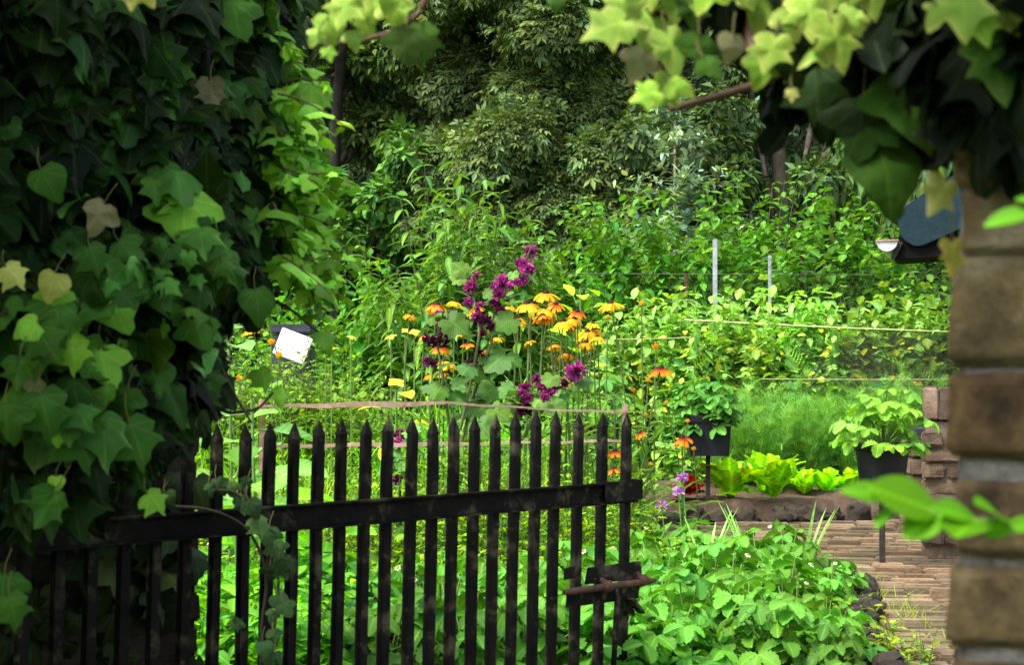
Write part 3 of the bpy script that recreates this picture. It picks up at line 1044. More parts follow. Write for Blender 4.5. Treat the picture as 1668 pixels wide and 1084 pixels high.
def grass(name, label, seed, X, Y, n, hgt, col, tpls=GRASS, w=1.0, lean=.25):
    r = rng(seed)
    g = Geo()
    P = np.stack([r.uniform(*X, n), r.uniform(*Y, n), np.zeros(n)], 1)
    tuft = np.array([noise.noise(Vector((p[0] * 3, p[1] * 3, seed))) for p in P])
    D = np.stack([r.normal(0, lean, n), r.normal(0, lean, n), np.ones(n)], 1)
    Nn = np.stack([r.normal(0, 1, n), r.normal(0, 1, n), np.full(n, .1)], 1)
    L = r.uniform(*hgt, n) * (1 + .8 * tuft)
    S = np.stack([np.full(n, np.mean(hgt)) * w, L, L], 1)
    c = jitcol(r, col, n, .25, .15)
    wh = r.integers(0, len(tpls), n)
    for i, tp in enumerate(tpls):
        s = wh == i
        g.inst(tp, P[s], D[s], Nn[s], S[s], c[s])
    return tag(g.build(name, M['leaf']), label, 'grass', kind='stuff')


patch('undergrowth', 'fine yellowish green weeds growing behind the lath fence', 401, (-1.6, .5), (6.2, 8.2), 3800, (.12, .44), [OV[0], LANC[0], DI[1]], .034, (.125, .235, .042), m=12, clump=2.0, v=.3, h=.2, el=(.3, .4))
patch('weeds', 'mixed green weeds round the flower stems in the bed', 402, (-1.7, .55), (7.8, 10.3), 2600, (.22, .6), [OV[0], LANC[0], LANC[1], OV[2]], .048, (.09, .21, .04), m=13, clump=1.3, v=.3, h=.18, el=(.3, .4))
patch('yard_weeds', 'loose green weeds beneath the shrubs at the back', 403, (-2.6, 4.5), (10.6, 11.5), 1200, (.12, .34), [OV[0], OV[1], LANC[0]], .055, (.07, .18, .035), m=10, clump=1.0, v=.35, el=(.3, .4))
patch('tall_weeds', 'fine weeds reaching up to the white board', 405, (-1.4, -.82), (7.9, 8.35), 1500, (.55, .80), [OV[0], LANC[0], DI[1]], .048, (.11, .22, .045), m=16, v=.3, h=.15, el=(.2, .5))
patch('gate_weeds', 'green weeds filling the ground behind the foot of the gate', 407, (-1.15, -.45), (4.2, 5.2), 520, (.08, .3), [OV[0], OV[1], LANC[0]], .07, (.09, .23, .04), m=9, v=.3, el=(.1, .4))
patch('edge_weeds', 'small weeds and dry blades spilling over the strawberry edging', 406, (.88, 1.14), (4.6, 6.5), 240, (.04, .13), [OV[0], LANC[0], OV[2]], .03, (.12, .21, .045), m=6, v=.3, h=.2)
patch('clover', 'low clover and seedlings along the strawberry bed', 404, (-1.2, .7), (5.6, 6.6), 1300, (.06, .22), [OV[0], OV[2]], .035, (.17, .32, .05), m=7, v=.25, h=.15)
grass('grass', 'long soft green grass behind the lath fence', 411, (-1.3, -.1), (7.6, 9.4), 7000, (.22, .5), (.075, .225, .030), w=1.15)
grass('meadow_grass', 'thin pale grass blades among the weeds', 412, (-1.7, .45), (6.6, 10.5), 6500, (.15, .42), (.13, .24, .05), w=.8)
grass('rank_grass', 'rough grass growing in the shade under the shrubs', 413, (-2.4, 4.5), (11.0, 13.0), 3000, (.2, .5), (.09, .17, .035), w=1.2)
grass('path_grass', 'short grass tufts between the path and strawberry edging', 414, (1.0, 1.35), (4.7, 6.4), 900, (.03, .10), (.12, .2, .04), w=1.2, lean=.6)

# feathery dill behind the pots
def dill(seed, hgt=.55):
    r = rng(seed)
    g, gs = Geo(), Geo()
    k = 26
    base = np.stack([r.normal(0, .05, k), r.normal(0, .05, k), np.zeros(k)], 1)
    D = np.stack([r.normal(0, .3, k), r.normal(0, .3, k), np.ones(k)], 1)
    L = hgt * r.uniform(.6, 1.1, k)
    thread = blade(2, 3, lambda t: 1 - .8 * t, w=.035, fold=0, curl=.1, midlight=1)
    spray = merge([(thread, (0, y, 0), (s * .8, .8, z), (0, 0, 1), .5) for y in (.1, .3, .5, .7) for s, z in ((-1, .3), (1, .3), (.3, -.8))] + [(thread, (0, .7, 0), (0, 1, 0), (0, 0, 1), .5)])
    shoots(g, gs, r, base, D, L, r.normal(0, .12, (k, 3)), 16, [spray], .085, (.085, .20, .055), el=(.5, .35), v=.2, stemr=.0022, taper=False)
    return g, gs


dp = []
r = rng(95)
for i, (x, d) in enumerate([(1180, 9.9), (1215, 10.05), (1250, 9.85), (1290, 10.0), (1325, 9.9), (1362, 10.1), (1400, 9.9), (1440, 10.0), (1200, 10.25), (1270, 10.3), (1340, 10.3), (1480, 10.1)]):
    if i < 3:
        t = thing('dill_plant', 'feathery bright green dill plant in front of the pea row', 'dill plant', group='dill plants behind the lettuces')
        g, gs = dill(950 + i)
        g.build('foliage', M['leaf'], t)
        gs.build('stems', M['stem'], t)
        dp.append(t)
    else:
        t = copy_tree(dp[i % 3])
    p = at(x, 590, d)
    t.location = (p[0], p[1], .12)
    t.rotation_euler[2] = r.uniform(0, 6.28)
    s = r.uniform(.85, 1.15)
    t.scale = (s, s, s)

# lettuces / chard
LET = [blade(9, 5, lambda t: (.28 + .72 * min(1, t * 2.0) ** 1.4) * (1 - max(0, t - .72) ** 2 * 9) ** .5 if t < .99 else .25, w=w, fold=.15, curl=c, wave=.13, waven=3.4, midlight=1.6) for w, c in ((.24, .3), (.30, .75), (.22, .12))]


def lettuce(seed, n=13, size=.2, col=(.17, .36, .05), up=(45, 85)):
    r = rng(seed)
    g = Geo()
    az = np.arange(n) * 2.4 + r.uniform(0, .5, n)
    el = np.radians(np.linspace(up[0], up[1], n) + r.normal(0, 8, n))
    D = np.stack([np.cos(az) * np.cos(el), np.sin(az) * np.cos(el), np.sin(el)], 1)
    Nn = np.stack([-np.cos(az) * np.sin(el), -np.sin(az) * np.sin(el), np.cos(el)], 1) + r.normal(0, .12, (n, 3))
    c = jitcol(r, col, n, .18, .08)
    S = size * r.uniform(.75, 1.15, n)
    wh = r.integers(0, 3, n)
    for w in range(3):
        s = wh == w
        g.inst(LET[w], D[s] * .015, D[s], Nn[s], S[s], c[s])
    return g


lets = []
r = rng(96)
LAB = ['tall pale chard plant just beside the potted strawberry stake', 'bright chard plant in the middle of the soil bed', 'bright upright lettuce behind the chard', 'spreading yellow green lettuce in the soil bed']
for i, (x, y, s) in enumerate([(1190, 806, 1.15), (1262, 806, 1.2), (1245, 770, 1.15), (1310, 785, .75), (1345, 782, .8), (1385, 778, .75), (1290, 766, .8)]):
    if i < 3:
        t = thing('lettuce_plant', LAB[i], 'lettuce', group='lettuces in the soil bed')
        lettuce(960 + i, n=13, size=.19, up=(50, 92)).build('leaves', M['leaf'], t)
        lets.append(t)
    else:
        t = copy_tree(lets[int(r.integers(0, 3))])
        t['label'] = LAB[3]
    d = 9.0 + (806 - y) * .0125 + r.uniform(-.05, .05)
    p = at(x, y, d)
    t.location = (p[0], d, .125)
    t.rotation_euler[2] = r.uniform(0, 6.28)
    t.scale = (s, s, s)
t = thing('red_lettuce', 'dark red frilly lettuce head near the pot stake', 'lettuce')
lettuce(970, n=34, size=.095, col=(.10, .016, .016), up=(15, 88)).build('leaves', M['leaf'], t)
d = 9.0
t.location = (*at(1122, 797, d)[:2], .15)

#@@POTS
# ------------------------------------------------------------------ pots on stakes with strawberries in them
def pot(label, x, ytop, ybot, wtop, d, ground_y, square=False, plant='pot strawberry'):
    s = d / F
    top, botz = at(x, ytop, d), at(x, ybot, d)[2]
    R, rb = wtop * s / 2, wtop * s / 2 * (.86 if square else .8)
    hh = top[2] - botz
    t = thing('plant_pot', label, 'plant pot', (top[0], d, botz))
    n = 4 if square else 32
    rot = math.pi / 4 if square else 0
    k = math.sqrt(2) * .97 if square else 1.0

    def rings(prof, name, parent):
        bm = bmesh.new()
        prev = None
        first = None
        for rr, z in prof:
            ring = [bm.verts.new((k * rr * math.cos(rot + 6.2832 * i / n), k * rr * math.sin(rot + 6.2832 * i / n), z)) for i in range(n)]
            if prev:
                for i in range(n):
                    bm.faces.new((prev[i], prev[(i + 1) % n], ring[(i + 1) % n], ring[i]))
            else:
                first = ring
            prev = ring
        bm.faces.new(first[::-1])
        if square:
            bmesh.ops.bevel(bm, geom=[e for e in bm.edges if abs(e.verts[0].co.z - e.verts[1].co.z) > .02], offset=.015, segments=4, affect='EDGES')
        return bm_obj(name, bm, M['plastic'], parent, smooth=not square)
    rm = R * .965
    rings([(rb, 0), (rb * 1.01, .004), (rm, hh - .035), (rm, hh - .012), (rm - .006, hh - .012), (rm - .012, hh - .05), (.01, hh - .05)], 'pot_body', t)
    rings([(rm + .0015, hh - .036), (R + .003, hh - .034), (R + .003, hh - .001), (R, hh), (R - .004, hh), (R - .006, hh - .02), (rm + .0015, hh - .036)][:6], 'pot_rim', t)
    if not square:
        for a in np.arange(8) * math.pi / 4 + .2:
            bm = bmesh.new()
            box(bm, -.003, .003, -.004, .002, .01, hh - .04, bevel=.001)
            ob = bm_obj('pot_rib', bm, M['plastic'], t)
            ob.location = ((rb + rm) / 2 * math.cos(a), (rb + rm) / 2 * math.sin(a), 0)
            ob.rotation_euler = (math.atan2(rm - rb, hh) * -1, 0, a + math.pi / 2)
            ob.rotation_euler = (-math.atan2(rm - rb, hh), 0, a + math.pi / 2)
    gz = 0.03
    bm = bmesh.new()
    box(bm, -.011, .011, -.011, .011, gz - botz - .06, .0, bevel=.002, cuts=2, jit=.002)
    bm_obj('stake', bm, M['stake'], t)
    sb = bmesh.new()
    bmesh.ops.create_circle(sb, cap_ends=True, segments=24, radius=R * .9)
    for v in sb.verts:
        v.co.z = hh - .035
    bm_obj('potting_soil', sb, M['soil'], t)
    return t, np.array([top[0], d, top[2] - .04])


def pot_plant(pos, seed, label, n=34, size=.06, col=None, L=(.10, .2), cat='strawberry plant', k=1.0, elmin=20):
    t = thing('potted_strawberry', label, cat, tuple(pos))
    g, gs = strawberry(seed, n, size, *L, elmin=elmin)
    if col is not None:
        g.C = [c * np.array(col) for c in g.C]
    g.build('foliage', M['straw'], t)
    gs.build('leaf_stalks', M['stem'], t)
    t.scale = (k, k, k)
    return t


_, p = pot('round black plastic pot on a stake beside the brick path', 1437, 722, 797, 88, 6.9, 935)
pot_plant(p, 501, 'bright yellow green strawberry plant growing in the round black pot', 50, .06, (1.6, 1.25, 1.2), (.12, .25), elmin=5)
_, p = pot('square black pot on a thin stake in the soil bed', 1153, 676, 742, 74, 8.9, 820, square=True)
pot_plant(p, 502, 'dark green bushy strawberry plant spilling over the square black pot', 95, .052, (.8, .85, 1.0), (.11, .22), elmin=-12)
_, p = pot('black pot half hidden behind the last gate pickets', 978, 690, 745, 62, 8.2, 800)
pot_plant(p, 503, 'leafy green plant in the pot behind the gate pickets', 50, .06, (.8, .8, .9), (.12, .24))
# a rusty leaf tip stump left; big chard leaf beside pot

# ------------------------------------------------------------------ edging stones
def stone_mesh(seed):
    bm = bmesh.new()
    bmesh.ops.create_icosphere(bm, subdivisions=3, radius=1.0)
    for v in bm.verts:
        c = v.co.copy()
        m = max(abs(c.x), abs(c.y), abs(c.z))
        v.co = c.lerp(c / m * .8, .7) + noise.noise_vector(c * 1.3 + Vector((seed * 3.1, 0, 0))) * .36 + noise.noise_vector(c * 3.4 + Vector((0, seed, 0))) * .13
    return bm


st = []
r = rng(98)
line1 = [(x, 8.25 + .37 * (x + .6) / 1.2 if x < .6 else 8.62 + .25 * (x - .6)) for x in np.arange(.35, 2.6, .145)]
line2 = []
ep = np.array(EDGE_PATH[:6])
tt = np.linspace(0, 1, 27)
cum = np.concatenate([[0], np.cumsum(np.linalg.norm(np.diff(ep, axis=0), axis=1))])
for s in np.arange(.75, cum[-1], .085):
    line2.append((np.interp(s, cum, ep[:, 0]) - .05, np.interp(s, cum, ep[:, 1])))
for i, (x, y) in enumerate(line1 + line2):
    if i < 5:
        o = bm_obj('edging_stone', stone_mesh(i + 1), M['stone'])
        st.append(o)
    else:
        o = st[int(r.integers(0, 5))].copy()
        COL.objects.link(o)
    far = i < len(line1)
    tag(o, 'rough brown clinker stone edging the soil bed' if far else 'rough brown stone edging the strawberry bed beside the path', 'stone', 'stones edging the soil bed' if far else 'stones edging the strawberry bed')
    o.location = (x + r.normal(0, .012), y + r.normal(0, .015), .045)
    o.rotation_euler = (r.normal(0, .3), r.normal(0, .3), r.uniform(0, 6.28))
    s = r.uniform(.058, .078) if far else r.uniform(.034, .052)
    o.scale = (s, s * r.uniform(.8, 1.1), s * r.uniform(.7, 1.05))

#@@FLOWERS
# ------------------------------------------------------------------ flowers
def cone_head(parent, r, diam, kind, tilt):
    """A coneflower: a ring of drooping rays round a domed dark cone."""
    g = Geo()
    n = 13
    a = np.arange(n) / n * 6.283 + r.normal(0, .08, n)
    Rr = diam / 2
    ray = blade(5, 3, lambda t: .35 + .65 * math.sin(math.pi * min(1, t * .85 + .05)) ** .6, w=.26, fold=-.25, curl=.8, midlight=1.0)
    C = ray['C'].copy()
    tt = np.clip(ray['V'][:, 1], 0, 1)[:, None]
    base = {'yellow': (.85, .36, .01), 'orange': (.55, .07, .005), 'red': (.38, .03, .004)}[kind]
    tip = {'yellow': (.86, .55, .015), 'orange': (.88, .40, .01), 'red': (.85, .30, .008)}[kind]
    w = np.clip((tt - (.25 if kind == 'yellow' else .4)) / .4, 0, 1)
    ray = dict(ray, C=np.array(base) * (1 - w) + np.array(tip) * w)
    D = np.stack([np.cos(a), np.sin(a), r.normal(.05, .12, n)], 1)
    g.inst(ray, D * np.array([1, 1, 0]) * Rr * .2, D, np.array([0, 0, 1.]) + r.normal(0, .12, (n, 3)), Rr * .95 * r.uniform(.85, 1.1, n), jitcol(r, (1, 1, 1), n, .08, .03))
    h = g.build('flower_head', M['petal'], parent)
    c = Geo()
    q = 7
    t = np.linspace(0, 1, q)
    rr = Rr * .36 * np.sqrt(np.clip(1 - t ** 2, .002, 1))
    c.tubes(np.stack([np.zeros(q), np.zeros(q), t * Rr * .36 - .002], 1), rr[None], (.045, .014, .008), 12)
    cc = c.build('cone', M['petal'], h)
    h.rotation_euler = tilt
    return h


def bud_head(parent, r, diam):
    g = Geo()
    n = 12
    a = np.arange(n) * 2.4
    e = np.linspace(.5, 1.4, n)
    g.inst(blade(3, 3, w=.25, curl=-.2, midlight=1.0), np.zeros((n, 3)), np.stack([np.cos(a) * np.cos(e), np.sin(a) * np.cos(e), np.sin(e)], 1), np.stack([-np.cos(a), -np.sin(a), np.full(n, .6)], 1), diam * .62, jitcol(r, (.80, .42, .015), n, .1, .05))
    return g.build('flower_head', M['petal'], parent)


FL = [
    (711, 497, 34, 'orange', 7.0, 'orange coneflower nearest the mallow spike at the front of the bed'),
    (741, 492, 24, 'yellow', 7.3, 'small yellow coneflower beside the orange one'),
    (668, 513, 22, 'yellow', 7.4, 'small golden coneflower standing apart beside the tall grass'),
    (889, 478, 36, 'yellow', 7.3, 'topmost yellow coneflower of the big cluster'),
    (858, 495, 36, 'yellow', 7.1, 'wide yellow coneflower just beside the purple mallow'),
    (893, 505, 36, 'yellow', 7.2, 'large yellow coneflower in the middle of the cluster'),
    (884, 515, 30, 'red', 6.9, 'red and orange coneflower in front of the yellow cluster'),
    (917, 524, 34, 'yellow', 7.0, 'low yellow coneflower at the edge of the cluster'),
    (842, 519, 28, 'yellow', 7.2, 'yellow coneflower tilted under the mallow blossoms'),
    (957, 540, 28, 'yellow', 7.2, 'upper of two stacked yellow coneflowers beside the cluster'),
    (954, 559, 27, 'yellow', 7.1, 'lower of two stacked yellow coneflowers beside the cluster'),
    (995, 495, 34, 'yellow', 7.2, 'lone tall yellow coneflower with dark centre in front of the bushes'),
    (1076, 601, 34, 'red', 7.4, 'red and yellow coneflower leaning beside the square pot'),
    (1111, 714, 32, 'red', 7.2, 'low orange red coneflower in front of the square pot'),
    (1002, 735, 26, 'red', 6.6, 'upper orange red coneflower between the last gate pickets'),
    (1000, 764, 24, 'red', 6.5, 'lower orange red coneflower between the last gate pickets'),
    (733, 642, 20, 'red', 6.9, 'small red orange flower just above the lath fence'),
    (726, 590, 32, 'yellow', 7.0, 'golden coneflower below the dark mallow blossoms'),
    (716, 567, 26, 'orange', 6.9, 'orange coneflower half covered by dark mallow blossoms'),
    (762, 560, 18, 'orange', 6.9, 'small orange flower between the mallow stems'),
    (783, 572, 18, 'orange', 7.0, 'small orange flower close to the mallow stem'),
    (808, 551, 22, 'yellow', 7.1, 'golden flower behind the large mallow leaf'),
    (778, 502, 20, 'orange', 7.0, 'orange flower below the upper mallow blossoms'),
    (829, 499, 20, 'yellow', 7.2, 'yellow flower touching the purple spike'),
    (862, 556, 18, 'yellow', 7.1, 'small yellow flower below the cluster'),
    (926, 577, 18, 'orange', 7.0, 'small orange flower below the stacked pair'),
    (410, 534, 30, 'yellow', 7.4, 'yellow flower showing between the ivy and the dark box'),
    (922, 620, 18, 'orange', 6.6, 'small orange flower among the low magenta mallow blossoms'),
    (1042, 706, 18, 'red', 7.0, 'small red flower beside the last gate picket'),
]
r = rng(121)
for i in range(13):
    FL.append((r.uniform(835, 975), r.uniform(492, 600), r.uniform(18, 29), ('yellow', 'yellow', 'orange')[i % 3], r.uniform(6.9, 7.6), 'one of the smaller yellow or orange coneflowers crowded behind the large heads'))
for i in range(8):
    FL.append((r.uniform(690, 790), r.uniform(500, 640), r.uniform(16, 24), ('orange', 'red', 'yellow')[i % 3], r.uniform(7.0, 7.5), 'one of the small orange flowers scattered round the mallow stems'))
r = rng(120)


def flower_plant(x, y, wpx, kind, d, label, bud=False, name='coneflower', group='coneflowers in the flower bed'):
    p = at(x, y, d)
    foot = np.array([p[0] + r.normal(0, .07), d + r.uniform(.0, .12), 0])
    t = thing(name, label, 'flower', tuple(foot), group=group)
    u = np.linspace(0, 1, 9)[:, None]
    tip = p - foot
    mid = np.array([tip[0] * .2, tip[1] * .2, tip[2] * .55])
    cur = 2 * mid * u * (1 - u) + tip * u * u
    gs = Geo()
    gs.tubes(cur, np.linspace(.0042, .0028, 9)[None], (.10, .15, .04), 5)
    gs.build('stem', M['stem'], t)
    g = Geo()
    n = 9
    tq = r.uniform(.08, .72, n)
    P = 2 * mid * (tq * (1 - tq))[:, None] + tip * (tq ** 2)[:, None]
    az = r.uniform(0, 6.28, n)
    e = r.normal(.55, .25, n)
    g.inst(LANC[0], P, np.stack([np.cos(az) * np.cos(e), np.sin(az) * np.cos(e), np.sin(e)], 1), np.stack([-np.cos(az) * np.sin(e), -np.sin(az) * np.sin(e), np.cos(e)], 1), r.uniform(.09, .17, n) * (1 - .5 * tq), jitcol(r, (.095, .20, .05), n, .15, .08))
    g.build('leaves', M['leaf'], t)
    if bud:
        h = bud_head(t, r, wpx * d / F)
    else:
        h = cone_head(t, r, wpx * d / F, kind, (r.normal(.1, .18), r.normal(0, .2), r.uniform(0, 6.28)))
    h.location = tip
    return t


for f in FL:
    flower_plant(*f)
for x, y, w, d in ((1068, 571, 20, 7.6), (1056, 624, 14, 7.5), (1032, 640, 13, 7.4), (912, 742, 14, 6.6), (442, 563, 19, 7.2), (454, 584, 19, 7.0), (389, 622, 18, 6.6), (350, 562, 18, 6.6), (392, 461, 16, 7.6), (416, 456, 15, 7.6), (1052, 680, 12, 7.4), (1120, 690, 12, 7.8), (951, 632, 12, 7.0), (1085, 660, 12, 7.6), (1130, 735, 12, 7.6), (990, 520, 12, 7.6), (1060, 760, 12, 7.2), (865, 520, 14, 7.2), (1045, 498, 14, 7.8)):
    flower_plant(x, y, w, 'yellow', d, 'half open golden yellow bud on a thin green stem', bud=True, name='flower_bud', group='yellow buds in the flower bed')
# pale yellow evening primroses
g0 = None
for x, y, w, d in ((637, 551, 17, 7.6), (675, 543, 16, 7.6), (660, 540, 12, 7.8), (540, 570, 17, 7.4), (572, 551, 12, 7.6), (531, 556, 14, 7.5), (645, 626, 26, 7.0)):
    p = at(x, y, d)
    t = thing('evening_primrose', 'pale yellow four petalled flower on a slim stem in the grass', 'flower', (p[0], d, 0), group='pale yellow flowers in the grass')
    gs = Geo()
    gs.tubes(np.stack([np.linspace(0, 0, 5), np.linspace(0, 0, 5), np.linspace(0, p[2], 5)], 1), .0028, (.13, .2, .05), 4)
    gs.build('stem', M['stem'], t)
    g = Geo()
    a = np.arange(4) / 4 * 6.283 + r.uniform(0, 1)
    g.inst(OVB[1], np.zeros((4, 3)), np.stack([np.cos(a), np.sin(a), np.full(4, .5)], 1), np.array([0, 0, 1.]), np.array([[w * d / F * .8, w * d / F * .6, w * d / F * .5]]), (.78, .66, .05))
    h = g.build('blossom', M['petal'], t)
    h.location = (0, 0, p[2])
    h.rotation_euler = (r.normal(.5, .2), r.normal(0, .2), 0)


# mallow: stems, lobed leaves and ruffled magenta blossoms
def ruffle(g, r, n, s, col, dark=.35):
    a = np.arange(n) * 2.4 + r.uniform(0, 1, n)
    e = r.uniform(-.4, 1.3, n)
    D = np.stack([np.cos(a) * np.cos(e), np.sin(a) * np.cos(e), np.sin(e)], 1)
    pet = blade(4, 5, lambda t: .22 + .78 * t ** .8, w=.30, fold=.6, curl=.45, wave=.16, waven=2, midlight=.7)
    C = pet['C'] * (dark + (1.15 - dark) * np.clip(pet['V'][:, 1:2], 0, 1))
    g.inst(dict(pet, C=C), np.zeros((n, 3)), D, unit(r, n) + np.array([0, 0, .6]), s * r.uniform(.8, 1.15, n), jitcol(r, col, n, .25, .05))


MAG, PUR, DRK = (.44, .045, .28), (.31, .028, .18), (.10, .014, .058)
MALL = [
    ('tall purple mallow with a long leaning flower spike above the gate', [
        [(742, 760), (770, 650), (800, 560), (812, 490), (822, 466), (846, 448), (866, 402)],
        [(740, 740), (768, 620), (782, 540), (768, 470), (776, 440)],
        [(738, 740), (722, 620), (712, 560), (722, 508)]],
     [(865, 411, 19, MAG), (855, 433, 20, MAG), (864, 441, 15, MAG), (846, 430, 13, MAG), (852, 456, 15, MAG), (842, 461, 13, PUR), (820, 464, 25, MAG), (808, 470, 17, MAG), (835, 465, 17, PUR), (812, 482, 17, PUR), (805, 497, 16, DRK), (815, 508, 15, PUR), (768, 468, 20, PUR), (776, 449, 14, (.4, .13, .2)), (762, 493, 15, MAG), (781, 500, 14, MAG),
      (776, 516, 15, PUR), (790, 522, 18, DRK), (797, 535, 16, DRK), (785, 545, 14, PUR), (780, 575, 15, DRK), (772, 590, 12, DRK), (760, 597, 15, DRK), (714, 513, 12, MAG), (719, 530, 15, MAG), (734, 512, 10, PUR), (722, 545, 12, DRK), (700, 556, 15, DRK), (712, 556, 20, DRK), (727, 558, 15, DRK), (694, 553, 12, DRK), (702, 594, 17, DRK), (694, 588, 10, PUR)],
     [(745, 532, 52), (822, 528, 44), (806, 592, 56), (792, 642, 50), (770, 610, 40), (838, 590, 36), (712, 640, 36), (776, 668, 52), (748, 650, 40), (825, 640, 36), (795, 480, 26), (836, 450, 20)], 6.6),
    ('low purple mallow with magenta blossoms just above the gate tips', [
        [(830, 760), (846, 700), (853, 660), (855, 635)],
        [(835, 760), (868, 680), (884, 640), (915, 630), (940, 604)]],
     [(938, 606, 27, MAG), (915, 626, 18, MAG), (903, 634, 18, PUR), (893, 640, 16, PUR), (882, 632, 17, PUR), (874, 619, 14, PUR), (887, 648, 13, PUR), (927, 618, 12, MAG), (855, 633, 17, PUR), (850, 642, 14, MAG), (858, 648, 15, MAG), (853, 660, 15, DRK), (848, 672, 14, DRK), (860, 672, 12, DRK)],
     [(875, 658, 40), (896, 622, 32), (840, 690, 44), (815, 675, 40), (905, 665, 36), (790, 700, 44)], 6.5),
    ('small purple mallow shoot seen between the pickets near the lath post', [
        [(652, 830), (650, 770), (652, 700)]],
     [(652, 708, 16, PUR), (649, 722, 14, MAG), (648, 783, 14, PUR), (641, 712, 10, DRK)],
     [(660, 760, 30), (640, 745, 28)], 6.5)]
for mi, (label, stems, bl, lv, d0) in enumerate(MALL):
    r = rng(140 + mi)
    f = at(*stems[0][0], d0)
    t = thing('mallow_plant', label, 'mallow', (f[0], d0, 0))
    o = np.array([f[0], d0, 0])
    allp = []
    for s in stems:
        pts = np.array([at(x, y, d0 + r.normal(0, .03)) for x, y in s]) - o
        pts = np.concatenate([[[pts[0][0], 0, 0]], pts])
        # smooth
        tq = np.linspace(0, len(pts) - 1, 22)
        cur = np.stack([np.interp(tq, np.arange(len(pts)), pts[:, i]) for i in range(3)], 1)
        g = Geo()
        g.tubes(cur, np.linspace(.008, .0035, 22)[None], (.085, .10, .035), 6)
        g.build('stem', M['stem'], t)
        allp.append(cur)
    allp = np.concatenate(allp)
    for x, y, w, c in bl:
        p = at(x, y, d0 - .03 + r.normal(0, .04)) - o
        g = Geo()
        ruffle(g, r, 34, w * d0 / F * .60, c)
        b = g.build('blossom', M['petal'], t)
        b.location = p
        b.rotation_euler = (r.normal(.5, .4), r.normal(0, .5), r.uniform(0, 6))
    g, gs = Geo(), Geo()
    for x, y, w in lv:
        p = at(x, y, d0 + r.uniform(-.12, .06)) - o
        s = w * d0 / F * .84
        az = r.uniform(-2.6, -.5)
        D = np.array([math.cos(az), .35 * math.sin(az), -.55])
        nn = np.array([r.normal(0, .25), -.75, .7])
        c = jitcol(r, (.062, .155, .042), 1, .15, .06)
        q = p - norm(D) * s * .5
        g.inst(MALLOW[int(r.integers(0, 2))], [q], D, nn, s, c)
        near = allp[np.argmin(((allp - q) ** 2).sum(1))]
        gs.tubes(np.stack([near, (near + q) / 2 + np.array([0, 0, .02]), q]), .0025, (.12, .18, .06), 4)
    # smaller leaves all along the stems
    k = 46
    idx = r.integers(2, len(allp), k)
    a = r.uniform(0, 6.28, k)
    D = np.stack([np.cos(a), np.sin(a), r.normal(-.1, .35, k)], 1)
    g.inst(MALLOW[0], allp[idx] + D * .03, D, np.array([0, -.4, 1.]) + r.normal(0, .3, (k, 3)), r.uniform(.03, .075, k), jitcol(r, (.075, .17, .05), k, .25, .1))
    g.build('leaves', M['leaf'], t)
    gs.build('leaf_stalks', M['stem'], t)

# chives: purple pompoms
for i, (x, y) in enumerate(((1105, 803), (1078, 826), (1112, 781))):
    d = 6.55
    p = at(x, y, d)
    t = thing('chive_flower', ('pale purple chive pompom above the strawberry leaves', 'lowest pale purple chive pompom beside the gate', 'highest pale purple chive pompom under the red lettuce')[i], 'flower', (p[0], d, 0), group='chive flowers')
    gs = Geo()
    gs.tubes(np.stack([np.linspace(.03, 0, 6), np.zeros(6), np.linspace(0, p[2], 6)], 1), .0028, (.12, .25, .06), 5)
    gs.build('stem', M['stem'], t)
    g = Geo()
    ruffle(g, rng(i + 5), 22, .024, (.52, .22, .55), .6)
    h = g.build('blossom', M['petal'], t)
    h.location = (0, 0, p[2])
# leek blades standing out of the strawberries
r = rng(160)
for i, (x, y, d) in enumerate(((1225, 800, 6.3), (1307, 803, 6.3), (1150, 825, 6.2), (1085, 890, 5.6), (1060, 860, 5.8))):
    p = at(x, y, d)
    t = thing('leek_plant', ('leek with a tall bent blade behind the strawberries', 'leek with two upright blades at the far side of the strawberries', 'leek with low folded blades behind the strawberry leaves', 'leek with pale arching blades near the gate latch', 'thin leek beside the last picket')[i], 'leek', (p[0], d, .03), group='leeks among the strawberries')
    g = Geo()
    n = 4
    a = r.uniform(0, 6.28, n)
    g.inst(STRAP[0], np.zeros((n, 3)), np.stack([.35 * np.cos(a), .35 * np.sin(a), np.ones(n)], 1), np.stack([-np.cos(a), -np.sin(a), np.full(n, .3)], 1), np.stack([np.full(n, .22), r.uniform(.75, 1.05, n) * p[2], np.full(n, .3)], 1), jitcol(r, (.16, .32, .12), n, .12, .05))
    g.inst(STRAP[2], np.zeros((3, 3)), np.stack([np.cos(a[:3]), np.sin(a[:3]), np.full(3, 1.2)], 1), np.stack([-np.cos(a[:3]), -np.sin(a[:3]), np.full(3, .8)], 1), np.stack([np.full(3, .2), np.full(3, .22), np.full(3, .22)], 1), jitcol(r, (.2, .34, .12), 3, .12, .05))
    g.build('leaves', M['leaf'], t)

